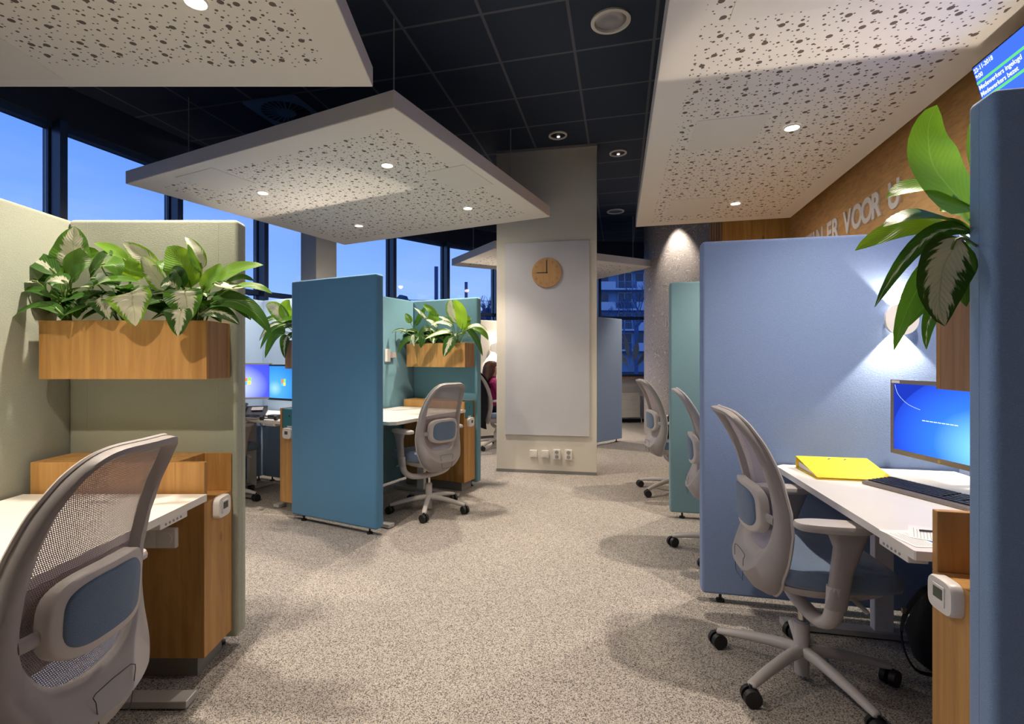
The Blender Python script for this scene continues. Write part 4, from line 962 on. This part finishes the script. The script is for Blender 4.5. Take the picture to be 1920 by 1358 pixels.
def keyboard(M, label, wd=.45, dp=.155):
    o = bpy.data.objects.new('keyboard', None); COL.objects.link(o); o.matrix_world = M; tag(o, label, 'keyboard', 'black computer keyboards')
    bm = new_bm(); v = box(bm, 0, wd, 0, dp, 0, .014)
    for q in v:
        if q.co.y > dp*.5: q.co.z += .010
    link('case', bm, ALU, o, bevel=.003)
    bm = new_bm()
    for r_ in range(6):
        y = .022+r_*.0205; zz = .0145+.010*(y/dp)+.0005; x = .012; rr_ = random.Random(r_)
        while x < wd-.020:
            kw = .0165
            if r_ == 0 and .09 < x < .11: kw = .105
            gap = (.295 < x < .303) or (.358 < x < .366)
            if not gap: box(bm, x, x+kw, y, y+.0165, zz-.002, zz+.005)
            x += kw+.0025 if not gap else .009
    link('keys', bm, KEYM, o)
    return o
k0 = Vector((1.636, 2.235, .771)); keyboard(frameM(k0, (.20, -.98, 0), (.98, .20, 0)), 'black keyboard with many keys on the near right desk')
kb = P(455, 776, 4.60); kb.z = .771; keyboard(frameM(kb-Vector((.28, -.10, 0)), (.95, -.3, 0), (.3, .95, 0)), 'black keyboard in front of the two monitors', .44, .14)
# binder: wedge, spine toward the partition
bd = Vector((1.492, 2.315, .7715)); bx = Vector((.976, -.216, 0)); by = Vector((.216, .976, 0))
Mb = frameM(bd, bx, by); o = bpy.data.objects.new('ring_binder', None); COL.objects.link(o); o.matrix_world = Mb; tag(o, 'bright yellow ring binder lying on the near right desk', 'binder')
bm = new_bm(); L_, W_ = .315, .262
def slab(bm, pts, x0, x1):
    a = [bm.verts.new((x0, y, z)) for y, z in pts]; b = [bm.verts.new((x1, y, z)) for y, z in pts]; n = len(pts)
    bm.faces.new(a[::-1]); bm.faces.new(b)
    for i in range(n): bm.faces.new((a[i], a[(i+1) % n], b[(i+1) % n], b[i]))
slab(bm, [(0, 0), (W_, 0), (W_, .058), (W_-.004, .058), (0, .010), (0, .007), (W_-.004, .054), (W_-.004, .003), (0, .003)], 0, L_); link('cover', bm, YEL, o)
bm = new_bm(); slab(bm, [(.03, .0035), (W_-.006, .0035), (W_-.006, .030), (.03, .0095)], .012, L_-.012); link('paper_block', bm, PAPER, o)
for x in (.13, .20):
    bm = new_bm(); cyl(bm, (x, W_-.035, .050), (x+.012, W_-.028, .0535), .004, seg=10); link('rivet', bm, CHROME, o)
# papers
for k_, (px, py, rot, lb) in enumerate(((1712, 1010, -.25, 'white printed leaflet with blue footer at the desk corner'), (1742, 1003, -.9, 'white printed sheet beside the leaflet, partly behind the oak cabinet'))):
    q = FL(px, py, .7705); o = bpy.data.objects.new('leaflet', None); COL.objects.link(o); o.matrix_world = Matrix.Translation(q+Vector((0, 0, .0004+k_*.0012))) @ rz(rot-PI/2+.22+PI); tag(o, lb, 'paper', 'papers on the near right desk')
    bm = new_bm(); box(bm, -.075, .075, -.05, .05, 0, .0008); link('sheet', bm, PAPER, o)
    bm = new_bm()
    for r_ in range(7): box(bm, -.065, .045-.01*(r_ % 3), .036-r_*.008, .0375-r_*.008, .0009, .0011)
    link('print_lines', bm, GREY, o)
    bm = new_bm(); box(bm, -.068, -.01, -.040, -.026, .0009, .0012); link('blue_footer', bm, BLUEINK, o)
# pen behind
q = FL(1728, 998, .772); o = bpy.data.objects.new('pen', None); COL.objects.link(o); o.matrix_world = Matrix.Translation(q+Vector((0, 0, .005))); tag(o, 'dark pen lying beside the leaflet', 'pen')
bm = new_bm(); cyl(bm, (-.005, .002, 0), (.055, -.015, 0), .003, seg=10); link('barrel', bm, DARK, o)
bm = new_bm(); cyl(bm, (.055, -.015, 0), (.068, -.019, 0), .004, .001, seg=10); link('pen_tip', bm, CHROME, o)
# phone, adapter and headset on the two-monitor desk
ph = P(490, 762, 4.72); ph.z = .771; o = bpy.data.objects.new('desk_phone', None); COL.objects.link(o); o.matrix_world = Matrix.Translation(ph+Vector((-.12, .11, 0))) @ rz(math.radians(14)); tag(o, 'dark desk phone with handset below the left monitor', 'phone')
bm = new_bm(); v = box(bm, -.11, .11, -.09, .09, 0, .02)
for q in v:
    if q.co.y > 0: q.co.z += .075 if q.co.z > .01 else .045
link('phone_body', bm, DARK, o, bevel=.004)
bm = new_bm(); box(bm, -.02, .08, .0, .06, .088, .094, Matrix.Rotation(.42, 4, 'X') @ Matrix.Translation((0, 0, -.024))); link('display', bm, GREY, o)
bm = new_bm(); tube(bm, [(-.085, -.09, .05), (-.085, -.06, .066), (-.085, .05, .112), (-.085, .085, .110)], (lambda f: (.022, .013)), 10, 4); link('handset', bm, BLACK, o, smooth=True)
hd = P(506, 770, 4.55); hd.z = .771; o = bpy.data.objects.new('charger_box', None); COL.objects.link(o); o.matrix_world = Matrix.Translation(hd+Vector((0, .12, 0))) @ rz(-.4); tag(o, 'small black box under the right monitor', 'box')
bm = new_bm(); box(bm, -.06, .06, -.04, .04, 0, .035); link('box_body', bm, DARK, o, bevel=.004)
bm = new_bm(); cyl(bm, (.03, -.0405, .02), (.03, -.0415, .02), .003, seg=8); link('status_light', bm, GREY, o)
o = bpy.data.objects.new('headset', None); COL.objects.link(o); o.matrix_world = Matrix.Translation(hd+Vector((.0, -.02, .0))); tag(o, 'black telephone headset lying at the desk edge left of the steel blue partition', 'headset')
bm = new_bm(); tube(bm, [(-.06, 0, .012), (-.05, .05, .012), (0, .08, .012), (.05, .05, .012), (.06, 0, .012)], .005, 8, 4); link('headband', bm, BLACK, o)
for s in (-1, 1):
    bm = new_bm(); cyl(bm, (s*.05, 0, .022), (s*.075, 0, .022), .022, seg=16); link('ear_cup', bm, BLACK, o)
# black shoulder bag under the desk
o = empty('shoulder_bag', (1.985, 2.12, 0), math.radians(-12), 'black shoulder bag on the floor beside the oak cabinet', 'bag')
bm = new_bm(); rings = []
for z, a, b in ((.004, .13, .06), (.04, .185, .085), (.16, .20, .085), (.29, .175, .06), (.345, .150, .035), (.36, .13, .02)):
    rings.append([Vector((x+.01*math.sin(z*30), y, z)) for x, y in sell(a, b, 28, 3)])
loft(bm, rings); link('bag_body', bm, BAGM, o, smooth=True)
bm = new_bm(); tube(bm, [(-.12, -.02, .33), (-.17, -.05, .37), (-.245, -.06, .27), (-.262, -.06, .15), (-.22, -.07, .04), (-.14, -.085, .03)], (lambda f: (.016, .004)), 8, 6); st = link('strap', bm, BAGM, o, smooth=True)
bm = new_bm(); tube(bm, [(-.10, -.05, .33), (-.13, -.07, .28), (-.135, -.085, .15), (-.11, -.09, .10)], (lambda f: (.012, .003)), 8, 5); link('strap_loose', bm, BAGM, o, smooth=True)
bm = new_bm(); box(bm, -.262, -.232, -.066, -.054, .262, .282); link('buckle', bm, BRASS, st)
bm = new_bm(); box(bm, -.10, -.06, -.045, -.040, .335, .345); link('zip_pull', bm, CHROME, o)
# black bag on the far chair
cM = Matrix.Translation((1.83, 5.02, 0)) @ rz(math.radians(8)); o = bpy.data.objects.new('black_bag', None); COL.objects.link(o); o.matrix_world = cM @ Matrix.Translation((.09, .0, .545)); tag(o, 'black bag standing on the seat of the farthest right chair', 'bag')
bm = new_bm(); rings = []
for z, a, b, dx in ((.0, .16, .13, 0), (.03, .175, .15, 0), (.15, .16, .15, .0), (.28, .12, .12, .02), (.38, .09, .07, .05), (.46, .045, .04, .09), (.49, .02, .02, .10)):
    rings.append([Vector((x+dx, y, z)) for x, y in sell(a, b, 24, 2.6)])
loft(bm, rings); link('bag_body', bm, BAGM, o, smooth=True)
bm = new_bm(); tube(bm, [(.06, -.06, .42), (-.02, -.09, .34), (-.08, -.10, .2), (-.10, -.11, .08)], (lambda f: (.012, .003)), 8, 5); link('strap', bm, BAGM, o, smooth=True)

# ------------------------------------------------------------------ wall lettering and the information screen
LT = empty('wall_lettering', wallpt(.62, 2.44)+WN*.002, 0, 'white raised capital letters ZIJN ER VOOR U on the oak wall', 'lettering')
adv = {'Z': .115, 'I': .06, 'J': .08, 'N': .135, 'E': .105, 'R': .125, 'V': .135, 'O': .150, 'U': .135, ' ': .095}
start = None; tpos = 0; seq = []
for ch in 'ZIJN ER VOOR U': seq.append((ch, tpos)); tpos += adv[ch]*RS
vpos = [t for c_, t in seq if c_ == 'V'][0]; off = -.947*RS+vpos + .02
for ch, tt in seq:
    if ch == ' ': continue
    pz = wallpt(off-tt, 0)
    Mw = frameM((pz+WN*.006)-(wallpt(.62, 0)+WN*.002), -WD, WN)
    Mw = Matrix.Translation((pz+WN*.006)-(wallpt(.62, 0)+WN*.002)) @ Matrix((( -WD.x, 0, WN.x), (-WD.y, 0, WN.y), (0, 1, 0))).to_4x4()
    text_mesh('letter', ch, .235*RS, LETT, LT, Mw, .006, .86, .009)
TVc = P(1820, 128, 2.53); tvx = Vector((-.105, -.32, 0)).normalized(); tvx = Vector((-.26, -.965, 0)).normalized()
tilt = math.radians(14); nrm_ = Vector((-.965, .26, 0)).normalized()      # screen faces the aisle, leaning down
tvdn = (Vector((0, 0, -1))*math.cos(tilt)+(-nrm_)*math.sin(tilt)).normalized()
tvn = tvx.cross(-tvdn).normalized()
MT = Matrix.Translation(TVc) @ Matrix(((tvx.x, -tvdn.x, tvn.x), (tvx.y, -tvdn.y, tvn.y), (tvx.z, -tvdn.z, tvn.z))).to_4x4()   # x right, y up, z out of screen
tv = bpy.data.objects.new('information_screen', None); COL.objects.link(tv); tv.matrix_world = MT; tag(tv, 'wall screen with white Dutch text on bright blue at the top right', 'screen')
bm = new_bm(); box(bm, 0, 1.05, -.61, 0, -.045, -.002); link('casing', bm, BLACK, tv, bevel=.004)
bm = new_bm(); box(bm, .010, 1.04, -.60, -.010, -.002, 0); scn = link('screen', bm, emit('screen_blue', (.045, .13, .95), .95), tv)
SW = emit('screen_white', (.75, .85, 1), 1.0); SG = emit('screen_green', (.10, .50, .16), 1.0)
for (y0, y1) in ((-.096, -.083), (-.182, -.169)):
    bm = new_bm(); box(bm, .010, 1.04, y0, y1, .0003, .0012); link('green_bar', bm, SG, scn)
for (tx_, y, sz) in (('22-11-2018', -.039, .030), ('9:00', -.071, .030), ('Medewerkers ingelogd', -.126, .032), ('Medewerkers bezet', -.160, .032), ('Wachtenden', -.216, .032)):
    text_mesh('screen_text', tx_, sz, SW, scn, Matrix.Translation((.014, y, .0012)), .0003, .95, .0003)
bm = new_bm(); box(bm, .3, .6, -.35, -.2, -.12, -.045); link('wall_bracket', bm, DARK, tv)

# ------------------------------------------------------------------ radiator under the far window
rd = empty('radiator', (2.86, 10.50, .12), math.radians(5.2), 'cream panel radiator under the far window', 'radiator')
bm = new_bm(); box(bm, -.55, .22, -.10, 0, 0, .50)
for k_ in range(1, 5): box(bm, -.545, .215, -.103, -.099, k_*.1-.045, k_*.1+.045)
link('radiator_panel', bm, WALLW, rd, bevel=.004)
bm = new_bm(); tube(bm, [(.24, -.05, .43), (.27, -.05, .36), (.26, -.05, .1), (.27, -.05, -.115)], .012, 8, 4); link('pipe', bm, WALLW, rd, smooth=True)
bm = new_bm(); cyl(bm, (.215, -.05, .44), (.29, -.05, .44), .02, seg=14); link('valve', bm, PLAST, rd)

# ------------------------------------------------------------------ the seated person
def skin_body(verts, edges, radii, name):
    me = bpy.data.meshes.new(name); me.from_pydata(verts, edges, []); o = bpy.data.objects.new(name, me); COL.objects.link(o)
    o.modifiers.new('s', 'SKIN'); 
    for i, r in enumerate(radii): me.skin_vertices[0].data[i].radius = (r if isinstance(r, tuple) else (r, r))
    me.skin_vertices[0].data[0].use_root = True
    sub = o.modifiers.new('d', 'SUBSURF'); sub.levels = 2; sub.render_levels = 2
    bpy.context.view_layer.update(); dg = bpy.context.evaluated_depsgraph_get()
    nm = bpy.data.meshes.new_from_object(o.evaluated_get(dg)); bpy.data.objects.remove(o); nm.name = name; return nm
# x forward, y left, z up; hips at origin of the chair seat
vb = [(0, 0, .62), (.0, 0, .74), (.0, 0, .90), (.01, 0, 1.00), (.025, 0, 1.07), (.035, 0, 1.12), (.055, 0, 1.20), (.065, 0, 1.245)]
rb = [(.14, .16), (.11, .135), (.11, .155), (.10, .15), (.05, .055), (.048, .05), (.085, .075), (.055, .05)]
eb = [(i, i+1) for i in range(7)]
for s in (-1, 1):
    i0 = len(vb); vb += [(.01, s*.17, .99), (.05, s*.23, .86), (.16, s*.25, .76), (.38, s*.19, .735), (.47, s*.15, .735), (.51, s*.145, .73)]; rb += [.055, .045, .040, .032, .026, .030]
    eb += [(3, i0)]+[(i0+k, i0+k+1) for k in range(5)]
    for k_, (dy, ln) in enumerate(((-.030, .045), (-.010, .055), (.010, .052), (.030, .040))):
        j = len(vb); vb += [(.535, s*.145+dy, .728), (.535+ln*.6, s*.145+dy*1.15, .722), (.535+ln, s*.145+dy*1.2, .708)]; rb += [.0095, .0085, .007]; eb += [(i0+5, j), (j, j+1), (j+1, j+2)]
    j = len(vb); vb += [(.50, s*.145-s*.035, .725), (.53, s*.145-s*.055, .718)]; rb += [.011, .009]; eb += [(i0+5, j), (j, j+1)]
    i1 = len(vb); vb += [(.06, s*.09, .60), (.25, s*.11, .60), (.44, s*.11, .57), (.46, s*.11, .35), (.45, s*.11, .12), (.47, s*.11, .05), (.57, s*.12, .035)]; rb += [.095, .085, .062, .055, .042, .038, .030]
    eb += [(0, i1)]+[(i1+k, i1+k+1) for k in range(6)]
bmz = skin_body(vb, eb, rb, 'person')
for m_ in (MAG, SKIN, DARK, plain('dark_trousers', (.02, .022, .03), .8)): bmz.materials.append(m_)
for p in bmz.polygons:
    c = p.center; p.use_smooth = True
    if c.z < .09 and c.x > .4: p.material_index = 2
    elif c.z < .66 and not (c.x > .45 and c.z > .69): p.material_index = 3
    if (c.z > 1.085) or (c.x > .455 and c.z > .68): p.material_index = 1
pr = bpy.data.objects.new('person', bmz); COL.objects.link(pr); pr.location = (.02, 7.55, -.02); pr.rotation_euler = (0, 0, math.radians(15))
tag(pr, 'person in a magenta top with long brown hair, seated behind the column', 'person')
bm = new_bm(); rings = []
for z, a, b, dx in ((1.312, .02, .02, .20), (1.305, .055, .05, .20), (1.28, .088, .075, .19), (1.22, .103, .086, .175), (1.15, .10, .088, .16), (1.08, .075, .105, .115), (1.0, .055, .115, .075), (.93, .035, .10, .045), (.90, .015, .07, .035)):
    rings.append([Vector((dx-.16+x-(.03 if z > 1.1 else .01)+.004*math.sin(7*t_), y+.004*math.sin(5*t_+z*20), z)) for t_, (x, y) in enumerate(sell(a, b, 28, 2))])
loft(bm, rings); h = link('hair', bm, HAIR, pr, smooth=True)
bm = new_bm(); 
for s in (-1, 1): 
    r_ = bmesh.ops.create_uvsphere(bm, u_segments=10, v_segments=8, radius=.011); bmesh.ops.translate(bm, vec=(.125, s*.03, 1.205), verts=r_['verts'])
link('eyes', bm, WHITEM, pr)
bm = new_bm(); r_ = bmesh.ops.create_cone(bm, cap_ends=True, segments=10, radius1=.014, radius2=.004, depth=.04); bmesh.ops.translate(bm, vec=(.14, 0, 1.178), verts=r_['verts']); link('nose', bm, SKIN, pr, smooth=True)
# coat over that chair's back
cM = Matrix.Translation((.09, 7.55, 0)) @ rz(math.radians(15)); o = bpy.data.objects.new('draped_coat', None); COL.objects.link(o); o.matrix_world = cM; tag(o, 'black coat draped over the back of the chair behind the column', 'coat')
bm = new_bm(); rings = []
for z, off, k_ in ((.30, -.085, .95), (.45, -.10, 1.10), (.60, -.085, 1.13), (.80, -.075, 1.13), (.95, -.065, 1.13), (1.06, -.055, 1.12), (1.122, -.045, 1.0), (1.134, -.015, .96), (1.128, .02, 1.0), (1.05, .035, 1.10), (.90, .035, 1.12)):
    rings.append([bsurf(y*interp(WW, z)*k_, z, off+.008*math.sin(y*23+z*9)) for y in [-1+2*i/30 for i in range(31)]])
vs = [[bm.verts.new(p) for p in r] for r in rings]
for i in range(len(vs)-1):
    for j in range(30): bm.faces.new((vs[i][j], vs[i][j+1], vs[i+1][j+1], vs[i+1][j]))
r_ = bmesh.ops.solidify(bm, geom=bm.faces[:], thickness=.008)
link('coat_cloth', bm, COAT, o, smooth=True)

# ------------------------------------------------------------------ outside
bm = new_bm(); box(bm, -120, 120, -60, 140, -1.2, -.5); tag(link('ground', bm, plain('dusk_ground', (.03, .04, .05), .9)), kind='structure')
bl = empty('apartment_building', (20, 71, -.5), 0, 'pale apartment block with balconies behind the far window', 'building')
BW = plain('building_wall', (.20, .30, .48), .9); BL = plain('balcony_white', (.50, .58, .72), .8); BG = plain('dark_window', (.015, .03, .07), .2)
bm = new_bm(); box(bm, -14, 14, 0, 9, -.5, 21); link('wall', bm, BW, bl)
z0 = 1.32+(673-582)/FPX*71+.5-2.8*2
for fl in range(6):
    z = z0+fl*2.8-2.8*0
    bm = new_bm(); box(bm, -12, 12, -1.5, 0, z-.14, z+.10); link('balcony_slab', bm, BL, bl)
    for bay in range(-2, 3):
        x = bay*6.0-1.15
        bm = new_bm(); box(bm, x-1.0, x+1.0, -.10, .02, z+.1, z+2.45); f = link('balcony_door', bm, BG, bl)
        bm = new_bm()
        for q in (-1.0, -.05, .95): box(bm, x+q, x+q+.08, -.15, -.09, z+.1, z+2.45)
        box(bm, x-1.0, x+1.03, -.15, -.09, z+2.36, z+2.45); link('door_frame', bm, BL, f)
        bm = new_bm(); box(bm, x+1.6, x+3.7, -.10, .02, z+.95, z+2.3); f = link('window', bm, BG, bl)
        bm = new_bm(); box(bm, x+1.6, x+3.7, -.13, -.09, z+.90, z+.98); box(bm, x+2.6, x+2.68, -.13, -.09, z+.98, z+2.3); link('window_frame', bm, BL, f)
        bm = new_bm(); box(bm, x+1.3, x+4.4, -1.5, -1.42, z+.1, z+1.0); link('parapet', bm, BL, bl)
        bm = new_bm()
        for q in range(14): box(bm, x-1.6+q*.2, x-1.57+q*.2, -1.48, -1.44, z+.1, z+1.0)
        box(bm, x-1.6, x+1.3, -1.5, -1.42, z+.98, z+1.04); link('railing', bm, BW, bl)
def mast(px, top, D, lb):
    b = P(px, 673, D); o = empty('railway_mast', (b.x, D, -.5), 0, lb, 'mast', 'railway masts outside'); h = P(px, top, D).z+.5
    bm = new_bm(); box(bm, -.22, .22, -.12, .12, 0, h); link('post', bm, MASTM, o)
    bm = new_bm(); tube(bm, [(0, 0, h*.62), (2.2, 0, h*.42)], .05, 6, 1); tube(bm, [(0, 0, h*.42), (2.8, 0, h*.42)], .05, 6, 1); link('bracket', bm, MASTM, o)
MASTM = plain('mast_blue_grey', (.06, .11, .24), .7)
mast(818, 500, 62, 'taller railway mast seen through the window left of the column'); mast(874, 529, 75, 'shorter railway mast seen through the window left of the column')
for k_, (z_, lb) in enumerate(((9.2, 'upper overhead wire outside the window'), (7.9, 'lower overhead wire outside the window'))):
    bm = new_bm(); tube(bm, [(-30, 63, z_), (-5, 66, z_-.35), (6, 68, z_)], .035, 5, 5); tag(link('overhead_wire', bm, MASTM), lb, 'wire', 'overhead wires outside')
def bare_tree(loc, h, seed, lb):
    rnd = random.Random(seed); o = empty('bare_tree', loc, 0, lb, 'tree', 'bare trees outside'); bm = new_bm(); bt = new_bm()
    def grow(B, p, d, L, r, n):
        q = p+d*L; cyl(B, p, q, r, r*.7, seg=5, caps=False)
        if n == 0: return
        for k_ in range(3 if n > 1 else 4):
            dd = (d+Vector((rnd.uniform(-.7, .7), rnd.uniform(-.7, .7), rnd.uniform(-.15, .5)))).normalized(); grow(bm, q if k_ else p+d*L*.8, dd, L*rnd.uniform(.6, .8), r*.6, n-1)
    grow(bt, Vector((0, 0, 0)), Vector((0, 0, 1)), h*.3, h*.022, 5)
    link('trunk', bt, MASTM, o); link('branches', bm, MASTM, o)
bare_tree((.75, 40, -.5), 8.2, 3, 'bare tree outside, just left of the column'); bare_tree((9.8, 34, -.5), 7.5, 8, 'bare tree outside in front of the apartment block')
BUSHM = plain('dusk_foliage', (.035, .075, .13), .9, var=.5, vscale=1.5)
def bush(px0, px1, top, D, seed, lb):
    rnd = random.Random(seed); a = P(px0, top, D); b = P(px1, top, D); o = empty('distant_bush', ((a.x+b.x)/2, D, -.5), 0, lb, 'bush', 'bushes and trees on the horizon'); bm = new_bm()
    wd = (b.x-a.x)/2; h = a.z+.5
    for k_ in range(26):
        x = rnd.uniform(-wd, wd); r = rnd.uniform(.10, .22)*h*.7; z = h*(1-(x/wd)**2*.35)-r-rnd.random()*h*.3
        q = bmesh.ops.create_icosphere(bm, subdivisions=3, radius=r)
        for v in q['verts']: v.co += v.co.normalized()*rnd.uniform(-.14, .14)*r
        bmesh.ops.translate(bm, vec=(x, rnd.uniform(-1, 1), z), verts=q['verts'])
    box(bm, -wd*.9, wd*.9, -.4, .4, 0, h*.6); link('foliage', bm, BUSHM, o)
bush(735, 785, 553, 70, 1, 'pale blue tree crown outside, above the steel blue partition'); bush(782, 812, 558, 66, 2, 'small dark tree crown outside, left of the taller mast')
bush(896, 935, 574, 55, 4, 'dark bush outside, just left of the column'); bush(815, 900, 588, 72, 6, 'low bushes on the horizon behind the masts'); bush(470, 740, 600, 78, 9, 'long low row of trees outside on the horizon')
